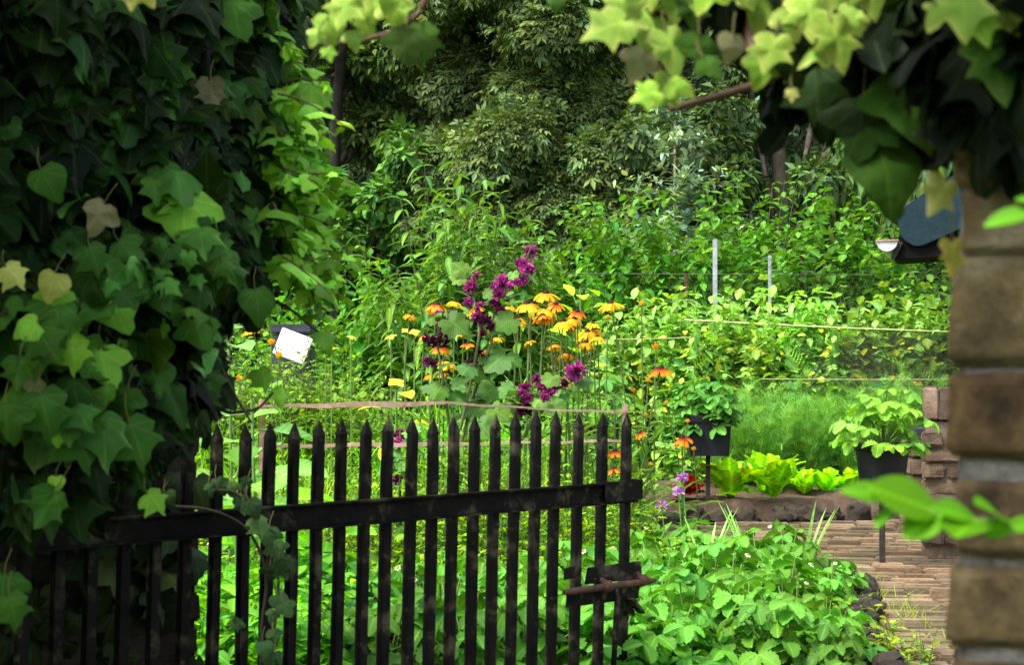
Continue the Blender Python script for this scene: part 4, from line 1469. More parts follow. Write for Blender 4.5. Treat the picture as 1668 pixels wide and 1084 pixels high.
# broad pale leaves beside the ivy (comfrey)
def broad_plant(label, x, y, d, seed, n=9, size=.15, col=(.12, .27, .085), hz=.6, name='comfrey_plant'):
    r = rng(seed)
    p = at(x, y, d)
    t = thing(name, label, 'plant', (p[0], d, 0), group='broad leaved plants behind the gate')
    g, gs = Geo(), Geo()
    az = np.arange(n) * 2.4 + r.uniform(0, 1)
    hh = p[2] * np.linspace(.35, 1.0, n)
    e = r.normal(.25, .3, n)
    P = np.stack([.02 * np.cos(az), .02 * np.sin(az), hh], 1)
    D = np.stack([np.cos(az) * np.cos(e), np.sin(az) * np.cos(e), np.sin(e)], 1)
    Nn = np.stack([-np.cos(az) * np.sin(e), -np.sin(az) * np.sin(e) - .3, np.cos(e)], 1)
    Q = P + D * .05
    g.inst(OVB[0], Q, D, Nn, size * r.uniform(.7, 1.15, n), jitcol(r, col, n, .15, .06))
    gs.tubes(np.array([(0, 0, 0), (.01, 0, p[2] * .5), (0, 0, p[2])]), .005, (.12, .2, .06), 5)
    gs.tubes(np.stack([P, Q], 1), .003, (.12, .2, .06), 4)
    g.build('leaves', M['leaf'], t)
    gs.build('stem', M['stem'], t)
    return t


broad_plant('pale broad leaved plant beside the lath post behind the ivy', 410, 650, 5.3, 171, 11, .17)
broad_plant('broad leaved plant low between the ivy covered pickets', 380, 780, 4.9, 172, 12, .16, (.10, .26, .06))
broad_plant('broad leaved plant showing just under the hanging ivy', 372, 540, 5.9, 173, 12, .15, (.12, .28, .10))
broad_plant('bright broad leaved plant behind the first clear pickets', 445, 820, 5.0, 174, 14, .15, (.14, .33, .06))
broad_plant('broad leaved seedling low behind the rail', 520, 870, 5.2, 175, 12, .13, (.12, .30, .05))
broad_plant('yellow leaved plant beyond the lath fence', 645, 640, 7.3, 176, 8, .10, (.38, .42, .07))
broad_plant('leafy marigold plant between the lath post and the pot', 1000, 640, 7.5, 177, 22, .10, (.09, .22, .04))
broad_plant('pale leaved bindweed in front of the pea row', 945, 470, 8.5, 178, 22, .10, (.2, .34, .06))

#@@BUILT
# ------------------------------------------------------------------ gate
GA = math.atan2(.686, .727)
U_ = np.array([.727, .686, 0])
HINGE = np.array([-.512 - .727 * .60, 3.64 - .686 * .60, 0])


def gate_s(x):
    rr = (x - CX) / F
    s = (3.64 * rr + .512) / (.727 - .686 * rr)
    return s + .60, 3.64 + .686 * s


def gate_z(x, y):
    s, d = gate_s(x)
    return H - (y - HY) * d / F


gate = thing('garden_gate', 'dark iron picket gate with pointed tips standing open beneath the ivy', 'gate', tuple(HINGE), GA)
xs = [401, 440, 480, 519, 557, 597, 632, 672, 706, 740, 774, 807, 840, 874, 905, 943, 982, 1021]
tops = [690, 686, 685, 683, 681, 681, 677, 678, 680, 678, 676, 673, 672, 669, 669, 673, 671, 671]
SS = [gate_s(x)[0] for x in xs]
ZT = [gate_z(x, y) for x, y in zip(xs, tops)]
st0 = SS[0]
k = 1
while st0 - .071 * k > .0:
    SS.insert(0, st0 - .071 * k)
    ZT.insert(0, .724)
    k += 1
SHEAR = math.tan(math.radians(1.7))
r = rng(200)


def picket(s, zt, a=.0205):
    bm = bmesh.new()
    z0 = .012
    lv = [z0, .2, .4, .5, .6, zt - .040, zt - .036]
    rings = []
    for z in lv:
        j = r.normal(0, .0006, 2)
        q = a / 2 if z < zt - .038 else a / 2 * 1.0
        rings.append([bm.verts.new((s + SHEAR * (z - zt) + cx * q + j[0], cy * q + j[1], z)) for cx, cy in ((-1, -1), (1, -1), (1, 1), (-1, 1))])
    tip = bm.verts.new((s + r.normal(0, .001), 0, zt))
    for a_, b_ in zip(rings, rings[1:]):
        for i in range(4):
            bm.faces.new((a_[i], a_[(i + 1) % 4], b_[(i + 1) % 4], b_[i]))
    for i in range(4):
        bm.faces.new((rings[-1][i], rings[-1][(i + 1) % 4], tip))
    bm.faces.new(rings[0][::-1])
    bmesh.ops.bevel(bm, geom=[e for e in bm.edges if e.calc_length() > .05], offset=.002, segments=2, affect='EDGES')
    for v in bm.verts:
        v.co += noise.noise_vector(v.co * 30 + Vector((s * 9, 0, 0))) * .0012
    return bm


for s, zt in zip(SS, ZT):
    bm_obj('picket', picket(s, zt), M['iron'], gate)
SE = SS[-1]
ZR = gate_z(1030, 786)


def rail(z1, z0, name):
    bm = bmesh.new()
    box(bm, -.06, SE + .014, -.0165, -.0115, z0, z1, bevel=.0015, cuts=14, jit=.0008)
    box(bm, -.06, SE + .0145, -.032, -.0122, z1 - .0005, z1 + .0052, bevel=.0015, cuts=14, jit=.0012, seed=3)
    box(bm, -.06, SE + .0143, -.027, -.0123, z0 - .0045, z0 + .0006, bevel=.0012, cuts=14, jit=.0012, seed=5)
    return bm_obj(name, bm, M['iron'], gate)


rail(ZR, ZR - .046, 'rail')
rail(.075, .031, 'rail')
# strap wrapped round the free end of the rail
bm = bmesh.new()
box(bm, SE - .115, SE + .021, -.036, -.0325, ZR - .044, ZR + .008, bevel=.001, cuts=3, jit=.001)
box(bm, SE + .0175, SE + .021, -.0322, .014, ZR - .044, ZR + .0078, bevel=.001)
bm_obj('end_strap', bm, M['iron'], gate)


def gl(x, y):
    return gate_s(x)[0], gate_z(x, y)


# latch: upper plate, lower plate, bolt with two keepers, handle and bracket
def plate(name, corners, y0, y1, mat='iron'):
    bm = bmesh.new()
    f = [bm.verts.new((s, y0, z)) for s, z in corners]
    b = [bm.verts.new((s, y1, z)) for s, z in corners]
    n = len(corners)
    bm.faces.new(f)
    bm.faces.new(b[::-1])
    for i in range(n):
        bm.faces.new((f[i], b[i], b[(i + 1) % n], f[(i + 1) % n]))
    bmesh.ops.recalc_face_normals(bm, faces=bm.faces[:])
    bmesh.ops.bevel(bm, geom=bm.edges[:], offset=.001, segments=2, affect='EDGES')
    return bm_obj(name, bm, M[mat], gate)


plate('latch_plate', [gl(945, 952), gl(1037, 943), gl(1034, 914), gl(950, 925)], -.0205, -.0125)
plate('latch_plate', [gl(916, 990), gl(1033, 975), gl(1036, 946), gl(916, 964)], -.0150, -.0112)
plate('latch_tab', [gl(912, 945), gl(930, 942), gl(930, 922), gl(912, 927)], -.0145, -.0115)
g = Geo()
b0, b1 = gl(901, 964), gl(1050, 944)
q = 14
tq = np.linspace(0, 1, q)
pts = np.stack([b0[0] + (b1[0] - b0[0]) * tq, np.full(q, -.037), b0[1] + (b1[1] - b0[1]) * tq], 1)
rad = np.full(q, .0088)
rad[0] = .0068
rad[-1] = .004
rad[-2] = .0095
g.tubes(pts, rad[None], (1, 1, 1), 14)
g.tubes(np.stack([pts[0] - np.array([.0005, 0, 0]), pts[0]]), np.array([[.0003, .0068]]), (1, 1, 1), 14)
g.build('bolt', M['rust'], gate)
for x, y in ((970, 955), (1028, 945)):
    s, z = gl(x, y)
    g = Geo()
    g.tubes(np.array([(s - .014, -.037, z - .001), (s - .012, -.037, z - .001), (s + .012, -.037, z + .002), (s + .014, -.037, z + .002)]), np.array([[.0092, .0145, .0145, .0092]]), (1, 1, 1), 14)
    g.tubes(np.array([(s, -.018, z + .016), (s, -.03, z + .012), (s, -.037, z)]), .008, (1, 1, 1), 8)
    g.build('bolt_keeper', M['rust'], gate)
s0, z0 = gl(984, 958)
s1, z1 = gl(978, 1082)
g = Geo()
g.tubes(np.array([(s0, -.040, z0), (s0, -.046, z0 - .02), ((s0 + s1) / 2, -.046, (z0 + z1) / 2), (s1, -.045, z1), (s1 + .02, -.046, z1 - .012), (s1 + .05, -.046, z1 - .02)]), np.array([[.006, .0075, .0075, .007, .007, .005]]), (1, 1, 1), 8)
g.build('bolt_handle', M['iron'], gate)
plate('latch_bracket', [gl(988, 982), gl(1018, 1004), gl(1022, 1000), gl(1008, 968), gl(996, 972)], -.030, -.024)
plate('hasp', [gl(1003, 975), gl(1024, 998), gl(1027, 995), gl(1010, 972)], -.052, -.030)

# ------------------------------------------------------------------ lath fence of the flower bed
lf = thing('lath_fence', 'low pinkish lath fence with two thin rails round the flower bed', 'fence', (at(427, 0, 5.9)[0], 5.9, 0))
o = np.array([at(427, 0, 5.9)[0], 5.9, 0])
for x, yt, d in ((427, 652, 5.9), (1018, 660, 6.1)):
    p = at(x, yt, d) - o
    bm = bmesh.new()
    box(bm, p[0] - .011, p[0] + .011, p[1] - .009, p[1] + .009, 0, p[2], bevel=.002, cuts=3, jit=.003)
    bm_obj('post', bm, M['lath'], lf)


def lath(pts, hw):
    bm = bmesh.new()
    n = 40
    P = np.array([at(*p) for p in pts]) - o
    t = np.linspace(0, len(P) - 1, n)
    cur = np.stack([np.interp(t, np.arange(len(P)), P[:, i]) for i in range(3)], 1)
    h = np.interp(t, np.arange(len(P)), hw)
    prev = None
    for c, hh in zip(cur, h):
        ring = [bm.verts.new((c[0], c[1] + dy, c[2] + dz * hh + .002 * math.sin(c[0] * 23))) for dy, dz in ((-.003, -1), (-.003, 1), (.003, 1), (.003, -1))]
        if prev:
            for i in range(4):
                bm.faces.new((prev[i], prev[(i + 1) % 4], ring[(i + 1) % 4], ring[i]))
        else:
            bm.faces.new(ring[::-1])
        prev = ring
    bm.faces.new(prev)
    bmesh.ops.recalc_face_normals(bm, faces=bm.faces[:])
    bm_obj('lath_rail', bm, M['lath'], lf)


lath([(425, 663, 5.89), (560, 660, 5.9), (640, 659, 5.92), (735, 657, 5.95), (880, 667, 6.05), (1018, 673, 6.09)], [.004, .0085, .0095, .004, .003, .0035])
lath([(421, 730, 5.89), (520, 726, 5.9), (640, 725, 5.93), (800, 723, 6.0), (1000, 719, 6.08), (1022, 719, 6.09)], [.004, .006, .007, .004, .004, .004])

# ------------------------------------------------------------------ dark box and white board
p = at(474, 590, 8.6)
bx = thing('dark_box', 'dark slate coloured box standing among the weeds behind the ivy', 'box', (p[0], 8.6, 0))
zt = at(0, 529, 8.6)[2]
bm = bmesh.new()
box(bm, -.085, .11, -.10, .10, 0, zt - .05, bevel=.006)
bm_obj('box_body', bm, M['slate'], bx)
bm = bmesh.new()
box(bm, -.095, .118, -.11, .11, zt - .047, zt, bevel=.008)
lid = bm_obj('lid', bm, M['slate'], bx)
bm = bmesh.new()
bd = thing('white_board', 'tilted white weathered board leaning against the dark box', 'board', tuple(at(477, 564, 8.43)))
box(bm, -.080, .080, -.004, .004, -.072, .072, bevel=.003, cuts=3, jit=.002)
bo = bm_obj('board_panel', bm, M['white'], bd)
bo.rotation_euler = (-.35, math.radians(21), .05)
for xx, zz in ((.06, .05), (-.06, -.04)):
    g = Geo()
    g.tubes(np.array([(xx, -.012, zz), (xx, -.004, zz)]), np.array([[.003, .004]]), (1, 1, 1), 8)
    nb = g.build('nail', M['wire'], bo)

# ------------------------------------------------------------------ low brick pillar at the path and the brick stub behind it
def worn_brick(bm, x0, x1, y0, y1, z0, z1, rr, jit=.006, bevel=.008, cuts=3):
    box(bm, x0, x1, y0, y1, z0, z1, bevel=bevel, cuts=cuts, jit=jit, nscale=14, seed=rr.uniform(0, 50))


r = rng(210)
px = at(1503, 0, 7.25)[0]
ptop = at(0, 633, 7.25)[2]
lp = thing('brick_pier', 'low red brick pier with upright capping bricks beside the path', 'pier', (px, 7.25, 0), -math.radians(13.5))
bm = bmesh.new()
box(bm, .012, .55, .012, .42, 0, ptop - .14, bevel=.004)
bm_obj('mortar_core', bm, M['sand'], lp)
bm = bmesh.new()
x = 0
while x < .55:
    w = r.uniform(.055, .07)
    worn_brick(bm, x + .002, x + w - .003, -.008, .22, ptop - .135, ptop + r.normal(0, .003), r, .004, .006, 2)
    worn_brick(bm, x + .002, x + w - .003, .225, .44, ptop - .135, ptop + r.normal(0, .003), r, .004, .006, 2)
    x += w
bm_obj('capping', bm, M['red_brick'], lp)
bm = bmesh.new()
z = 0
row = 0
while z < ptop - .2:
    hz = .066 + r.normal(0, .003)
    x = -.002 if row % 2 else -.002 - .09
    while x < .56:
        wd = r.choice([.095, .1, .19], p=[.4, .35, .25])
        x0, x1 = max(x, -.004 + r.normal(0, .005)), min(x + wd, .57)
        if x1 - x0 > .03:
            worn_brick(bm, x0, x1 - .006, -.004 + r.normal(0, .006), .09, z + .002, z + hz - .002, r, .009, .011)
        x += wd
    y = .1 if row % 2 else .0
    for yy0 in (.1, .2, .31) if row % 2 else (.095, .25):
        worn_brick(bm, -.004 + r.normal(0, .003), .09, yy0, yy0 + (.1 if row % 2 else .15), z + .004, z + hz - .004, r)
    z += hz + .004
    row += 1
bm_obj('brickwork', bm, M['red_brick'], lp)
stub = thing('brick_stub', 'lower broken brick stub behind the capped pier', 'pier', (at(1483, 0, 8.0)[0], 8.0, 0))
bm = bmesh.new()
z = 0
stop = at(0, 706, 8.0)[2]
row = 0
while z < stop - .05:
    for x0, x1 in ((0, .12), (.125, .33), (.335, .5)) if row % 2 else ((0, .2), (.205, .41), (.415, .5)):
        worn_brick(bm, x0, x1, 0 + r.normal(0, .004), .22, z + .003, z + .075, r)
    z += .08
    row += 1
bm_obj('brickwork', bm, M['red_brick'], stub)
bm = bmesh.new()
box(bm, .02, .46, .02, .2, z, z + .055, bevel=.01, cuts=3, jit=.01)
bm_obj('dark_cap', bm, M['slate'], stub)

# ------------------------------------------------------------------ near brick pillar
PD = 1.5
pl = thing('brick_pillar', 'close weathered tan brick pillar of the ivy gateway with thick grey mortar', 'pillar', (at(1548, 0, PD)[0], PD, 0), -math.radians(17.5))
sc = PD / F
r = rng(220)
# courses as seen in the photo (top, bottom, how far the end of the brick stands out to the path, px)
courses = [(-330, -210, 2), (-190, -70, 8), (-50, 70, -2), (90, 190, 6), (205, 300, -6), (312, 408, -18), (420, 588, 0), (614, 738, 2), (788, 895, -8), (928, 1047, 4), (1082, 1200, -2), (1225, 1340, 3), (1370, 1490, 0), (1515, 1630, 2), (1660, 1780, 0), (1810, 1930, 2), (1955, 2070, 0), (2095, 2170, 0)]
bm = bmesh.new()
bmm = bmesh.new()
box(bmm, .008, .42, .0045, .36, 0, at(0, -330, PD)[2], bevel=.004, cuts=40, jit=.0042, nscale=45)
for i, (yt, yb, prot) in enumerate(courses):
    zt, zb = H - (yt - 5 - HY) * sc, H - (yb + 5 - HY) * sc
    if zt <= .01:
        continue
    zb = max(zb, .0)
    x0 = -prot * sc
    L1 = .20 if i % 2 else .1
    seg = [(x0, L1), (L1 + .012, L1 + .21), (L1 + .222, .44)]
    for a, b in seg:
        if b - a > .02:
            t = r.normal(0, .0018)
            worn_brick(bm, a, b, -.006 + t, .10, zb, zt, r, .0042, .004, 9 if yt < 1100 and yt > 0 else 3)
    for a, b in ((.11, .22), (.23, .37)):
        worn_brick(bm, x0 + .003, .09, a, b, zb, zt, r, .006, .008, 4)
bm_obj('brickwork', bm, M['brick'], pl, smooth=True)
bm_obj('mortar_core', bmm, M['mortar'], pl, smooth=True)

# ------------------------------------------------------------------ wall behind the gate and added shading slab and beam overhead
wl = thing('brick_wall', 'dark mossy brick wall behind the ivy and the open gate', 'wall', tuple(HINGE), GA)
bm = bmesh.new()
r = rng(230)
WE = gate_s(325)[0] + .12
z = 0
row = 0
while z < 1.5:
    x = -2.0 - (.1 if row % 2 else 0)
    while x < WE - .03:
        x1 = min(x + .2, WE + r.normal(0, .004))
        worn_brick(bm, x, x1 - .01, .17 + r.normal(0, .004), .28, z, z + .062, r, .004, .006, 1)
        x += .2
    z += .072
    row += 1
bm_obj('brickwork', bm, M['dark_brick'], wl)
bm = bmesh.new()
box(bm, -2.1, WE - .012, .18, .55, 0, 1.52, bevel=.005)
bm_obj('mortar_core', bm, M['dark_brick'], wl)
#@@OVER
bm = bmesh.new()
box(bm, -2.4, -.62, .8, 2.95, 1.58, 1.72, bevel=.01, cuts=5, jit=.01)  # slab added above the view to keep the big ivy dark
shade_slab_obj = bm_obj('shade_slab', bm, M['dark_brick'])
tag(shade_slab_obj, 'added dark slab above the view, shading the big ivy', 'roof')

bm = bmesh.new()
box(bm, -.5, .6, .98, 1.31, 1.37, 1.49, bevel=.012, cuts=6, jit=.008)  # beam added out of view to shade the pillar, clear of the bright leaves
tag(bm_obj('shade_beam', bm, M['bark']), 'added dark beam above the view, shading the brick pillar', 'shade_beam')

# ------------------------------------------------------------------ shed with teal verge board and gutter
SD = 9.2
so = at(1500, 590, SD)
shed = thing('garden_shed', 'garden shed corner with teal verge board and half round gutter', 'shed', (so[0], SD, 0), -math.radians(15.5))


def sh(x, y):
    p = at(x, y, SD)
    return p[0] - so[0], p[2]


def extrude(name, pts, y0, y1, mat, bev=.004):
    bm = bmesh.new()
    f = [bm.verts.new((x, y0, z)) for x, z in pts]
    b = [bm.verts.new((x, y1, z)) for x, z in pts]
    n = len(pts)
    bm.faces.new(f)
    bm.faces.new(b[::-1])
    for i in range(n):
        bm.faces.new((f[i], b[i], b[(i + 1) % n], f[(i + 1) % n]))
    bmesh.ops.recalc_face_normals(bm, faces=bm.faces[:])
    if bev:
        bmesh.ops.bevel(bm, geom=bm.edges[:], offset=bev, segments=2, affect='EDGES')
    return bm_obj(name, bm, M[mat], shed)


vb = [sh(1460, 348), sh(1464, 365), sh(1469, 385), sh(1477, 394), sh(1488, 401), sh(1497, 402), sh(1506, 400), sh(1552, 380), sh(1800, 262), sh(1800, 160), sh(1520, 305)]
extrude('verge_board', vb, -.03, -.004, 'teal')
extrude('roof', [sh(1459, 342), sh(1462, 352), sh(1800, 172), sh(1800, 155)], .0, 2.6, 'slate')
extrude('soffit', [sh(1464, 386), sh(1456, 423), sh(1552, 419), sh(1800, 400), sh(1800, 270), sh(1560, 340), sh(1480, 372)], .0, .45, 'shade_black')
extrude('wall', [sh(1590, 419), sh(1590, 940), sh(1800, 940), sh(1800, 402)], .3, 2.6, 'shade_black')
gw = .055
gc = sh(1447, 393)
bm = bmesh.new()
prev = None
for yy in (-.06, .8):
    ring = []
    for i in range(13):
        a = math.pi + math.pi * i / 12
        ring.append(bm.verts.new((gc[0] + gw * math.cos(a), yy, gc[1] + gw * math.sin(a) * 1.0)))
    if prev:
        for i in range(12):
            bm.faces.new((prev[i], prev[i + 1], ring[i + 1], ring[i]))
    else:
        bm.faces.new(ring)
    prev = ring
M['zinc'] = rough_mat('zinc', [(.3, (.42, .43, .44)), (.7, (.62, .63, .64))], scale=14, rough=.5, bump=.1, extra=((.2, .16, .12), 14.0, .66))
bm_obj('gutter', bm, M['zinc'], shed)
bm = bmesh.new()
box(bm, gc[0] - gw - .004, gc[0] + gw + .006, -.07, -.058, gc[1] - .002, gc[1] + .008, bevel=.001)
bm_obj('gutter_lip', bm, M['lath'], shed)
extrude('fascia_bracket', [sh(1462, 388), sh(1452, 421), sh(1458, 424), sh(1472, 396)], -.02, -.001, 'bark', .002)

# ------------------------------------------------------------------ added hedge behind the camera, unseen, to block low sky
r = rng(235)
hd = thing('sky_block_hedge', 'added unseen bank of dark leaves behind the camera, blocking low sky', 'sky_block_hedge', (0, -2.6, 0))
g = Geo()
clumps(g, r, [(x, r.uniform(-.15, .15), z, .75, .45, .7) for x in np.arange(-5.4, 5.5, .9) for z in (.5, 1.3)], 130, [OV[0], OV[1]], .13, (.03, .06, .015), inner=.3)
g.build('foliage', M['tree'], hd)
bm = bmesh.new()
for x in np.arange(-5.2, 5.3, .8):
    box(bm, x - .03, x + .03, -.03, .03, 0, 1.5, bevel=.008)
bm_obj('stems', bm, M['bark'], hd)
#@@IVY
# ------------------------------------------------------------------ ivy
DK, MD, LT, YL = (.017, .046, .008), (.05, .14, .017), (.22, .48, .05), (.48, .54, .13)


def ivy_leaf(g, x, y, d, size_px, ang, col, tp, yaw=0.0, pitch=0.0):
    """A leaf whose centre is seen at (x, y); ang = direction of the tip in the picture (0 = down, + towards the right)."""
    s = size_px * d / F * (.78 if size_px > 60 and x < 460 else .9 if size_px > 60 else 1)
    a = math.radians(ang)
    D = np.array([math.sin(a), -math.sin(pitch) * .6, -math.cos(a)])
    D = D / np.linalg.norm(D)
    nn = np.array([math.sin(yaw), -1.0, .35 + math.sin(pitch)])
    p = at(x, y, d) - D * s * .45
    g.inst(tp, [p], D, nn, s, col)
    g.tubes(np.stack([p, p - D * s * .25 + np.array([0, .006, .004]), p - D * s * .45 + np.array([.003, .022, .012])]), max(.0009, s * .014), (.16, .15, .05), 5)
    return p


def ivy_mass(g, r, blobs, dens, size, col, v=.35, edgy=0.0):
    B = np.array(blobs, float)
    for bi, b in enumerate(B):
        c, rad = b[:3], b[3:6]
        area = 4 * math.pi * ((rad[0] * rad[1]) + (rad[0] * rad[2]) + (rad[1] * rad[2])) / 3
        k = int(dens * area)
        u = unit(r, k)
        P = c + u * rad * np.clip(1 - np.abs(r.normal(0, .18, (k, 1))), .4, 1.1)
        keep = np.ones(k, bool)
        for bj, o in enumerate(B):
            if bj != bi:
                keep &= (((P - o[:3]) / o[3:6]) ** 2).sum(1) > .5
        P, u = P[keep], u[keep]
        k = len(P)
        D = norm(np.array([0, -.1, -1.0]) + u * .45 + r.normal(0, .38, (k, 3)))
        Nn = norm(u * .9 + np.array([.0, -.25, .3]) + r.normal(0, .32, (k, 3)))
        S = size * np.exp(np.clip(r.normal(-.08, .34, k), -1, .5))
        S = np.stack([S * r.uniform(.72, 1.12, k), S, S * r.uniform(.6, 1.6, k)], 1)
        cc = jitcol(r, col, k, v, .10)
        wh = r.integers(0, 5, k)
        wh = np.where(wh < 4, r.integers(0, 12, k), wh)
        wh = np.where(r.uniform(0, 1, k) < edgy, 12 + wh % 4, wh)
        for w in range(16):
            s = wh == w
            g.inst(IVYX[w], P[s], D[s], Nn[s], S[s], cc[s])


# the big ivy on the wall
r = rng(240)
iv = thing('ivy_plant', 'huge dark ivy with large lobed leaves hanging over the open gate', 'ivy', tuple(HINGE))
g = Geo()
lst = [(-60, 60, 2.75, 150, .22, 170), (90, 30, 2.8, 150, .24, 150), (230, 20, 2.95, 130, .24, 140), (350, 10, 3.1, 110, .24, 140), (420, 10, 3.25, 70, .2, 90),
       (-40, 280, 2.75, 130, .2, 150), (110, 240, 2.85, 130, .2, 140), (250, 220, 2.95, 120, .22, 140), (360, 190, 3.1, 95, .22, 140), (405, 170, 3.2, 55, .18, 110),
       (-20, 480, 2.75, 110, .18, 130), (100, 450, 2.85, 120, .2, 120), (220, 420, 2.95, 120, .2, 130), (330, 370, 3.05, 100, .2, 120), (395, 330, 3.2, 60, .16, 100), (360, 440, 3.2, 46, .14, 60),
       (-10, 640, 2.8, 110, .16, 110), (110, 620, 2.85, 110, .17, 110), (220, 590, 2.95, 90, .16, 110), (285, 540, 3.05, 66, .16, 90), (315, 615, 3.12, 40, .12, 50),
       (20, 770, 2.82, 70, .12, 60), (120, 740, 2.88, 70, .12, 65), (215, 690, 2.95, 60, .12, 60)]
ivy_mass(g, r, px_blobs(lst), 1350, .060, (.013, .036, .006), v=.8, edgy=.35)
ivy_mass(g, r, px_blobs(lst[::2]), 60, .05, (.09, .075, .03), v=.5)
# parts painted a lighter green, as if catching some light
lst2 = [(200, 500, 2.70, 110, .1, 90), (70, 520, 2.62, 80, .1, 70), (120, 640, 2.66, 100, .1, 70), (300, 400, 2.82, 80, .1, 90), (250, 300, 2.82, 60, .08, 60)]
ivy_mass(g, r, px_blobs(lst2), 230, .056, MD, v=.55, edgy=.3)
# leaves that stand out in the photo
for x, y, s, a, c, w, yaw in [(185, 500, 118, 25, LT, 1, .2), (100, 555, 62, 30, LT, 2, 0), (120, 580, 80, 15, LT, 0, .3), (170, 600, 86, 10, LT, 2, .3), (155, 425, 70, 20, MD, 0, .2), (210, 410, 52, 40, MD, 2, .4),
                              (25, 450, 62, 40, YL, 0, .2), (82, 468, 52, -20, YL, 1, .2), (85, 492, 50, 0, LT, 2, 0), (40, 535, 48, -60, LT, 1, 0), (75, 680, 110, 10, MD, 0, 0), (130, 720, 130, 25, MD, 0, .2), (225, 725, 110, 25, MD, 0, .3),
                              (75, 830, 90, -20, MD, 3, .2), (300, 360, 120, 5, LT, 2, .4), (275, 490, 90, 20, MD, 1, .5), (155, 355, 60, -30, (.26, .25, .12), 4, .3), (345, 155, 55, 10, (.14, .13, .06), 3, .5), (290, 120, 75, 0, MD, 0, .4), (270, 290, 70, 20, MD, 1, .4),
                              (80, 300, 80, 20, MD, 1, .1), (385, 30, 90, 10, MD, 2, .4), (420, 500, 80, 10, MD, 1, .6), (255, 820, 44, 40, LT, 0, .2), (235, 475, 30, 20, YL, 1, 0), (60, 640, 40, 0, (.2, .22, .08), 3, 0), (22, 1000, 60, 15, MD, 0, .2), (5, 965, 60, 0, MD, 2, .2),
                              (325, 545, 76, 20, MD, 2, .5), (350, 450, 60, -10, MD, 3, .5), (200, 660, 60, -15, MD, 4, .2), (30, 610, 70, 0, MD, 3, 0), (92, 715, 30, 0, LT, 1, 0), (90, 790, 28, 0, LT, 1, 0), (10, 690, 90, 10, MD, 4, 0)]:
    ivy_leaf(g, x, y, 2.46 + .0011 * x + r.uniform(-.03, .03), s, a + r.normal(0, 4), jitcol(r, c, 1, .08, .05), IVY[w], yaw)
# garden-side fringe, daylight put into its paler leaf colour
k = 60
fc = np.array([(478, 130), (490, 275), (462, 340), (490, 412), (450, 60), (436, 220), (448, 170), (425, 330)])[r.integers(0, 8, k)]
fx = fc[:, 0] + r.normal(0, 18, k) - 12
fy = fc[:, 1] + r.normal(0, 22, k)
base = np.array([at(x, y, r.uniform(2.95, 3.3)) for x, y in zip(fx, fy)])
D = np.stack([r.uniform(.3, 1.0, k), r.normal(.25, .3, k), r.normal(-.1, .35, k)], 1)
gs = Geo()
shoots(g, gs, r, base, D, r.uniform(.05, .12, k), np.stack([r.normal(0, .1, k), np.zeros(k), r.uniform(-.7, .05, k)], 1), 8, IVY, .040, (.20, .43, .04), el=(-.25, .45), t0=.0, petiole=.25, hang=.5, stemr=.0022, stemcol=(.09, .06, .03), v=.5, taper=True)
for x, y, s, a in [(497, 150, 52, 10), (515, 165, 50, -10), (500, 265, 46, 30), (520, 290, 40, 60), (478, 240, 50, 0), (487, 345, 50, 10), (515, 425, 46, 25), (500, 400, 44, 10), (540, 470, 30, 5), (420, 495, 74, 5), (462, 310, 50, 0), (450, 380, 55, 10), (430, 620, 40, 20), (455, 650, 34, 10), (470, 380, 52, 20), (440, 430, 50, 15), (480, 110, 46, 10), (455, 180, 48, 0), (445, 250, 55, 20)]:
    ivy_leaf(g, x, y, 3.2 + r.uniform(-.06, .12), s, a, jitcol(r, LT if s < 60 else MD, 1, .15, .06), IVY[int(r.integers(0, 5))], r.uniform(-.4, .9))
# leaves on the wall behind the pickets
k = 170
P = np.stack([r.uniform(-.2, WE - .02, k), np.full(k, .14), r.uniform(.02, .72, k)], 1)
ca, sa = math.cos(GA), math.sin(GA)
PW = np.stack([HINGE[0] + P[:, 0] * ca - P[:, 1] * sa, HINGE[1] + P[:, 0] * sa + P[:, 1] * ca, P[:, 2]], 1)
g.inst(IVY[0], PW, np.array([0, -.1, -1.]) + r.normal(0, .4, (k, 3)), np.array([.6, -.7, .4]) + r.normal(0, .3, (k, 3)), r.uniform(.05, .09, k), jitcol(r, (.03, .05, .014), k, .4, .15))
iv_f = g.build('foliage', M['ivy'], iv, loc=HINGE)
iv_f.location = (0, 0, 0)
# woody stems
for pts, rad in (([(330, 430, 3.15), (400, 470, 3.2), (470, 500, 3.2), (515, 540, 3.2), (560, 565, 3.2)], .0035), ([(515, 505, 3.2), (540, 500, 3.2), (550, 478, 3.2)], .0025), ([(330, 640, 3.1), (370, 675, 3.12), (420, 668, 3.14), (445, 640, 3.15)], .004), ([(340, 560, 3.1), (380, 640, 3.12), (410, 690, 3.12)], .004), ([(150, -50, 3.0), (180, 200, 3.0), (190, 500, 3.05), (230, 700, 3.2)], .012), ([(330, -40, 3.1), (335, 200, 3.1), (310, 460, 3.12), (300, 650, 3.25)], .009)):
    P = np.array([at(*p) for p in pts])
    t = np.linspace(0, len(P) - 1, 24)
    cur = np.stack([np.interp(t, np.arange(len(P)), P[:, i]) for i in range(3)], 1)
    for _ in range(3):
        cur[1:-1] = (cur[:-2] + 2 * cur[1:-1] + cur[2:]) / 4
    gs.tubes(cur, np.linspace(rad, rad * .6, 24)[None], (.085, .055, .035), 6)
gsf = gs.build('stems', M['stem'], iv, loc=HINGE)
gsf.location = (0, 0, 0)

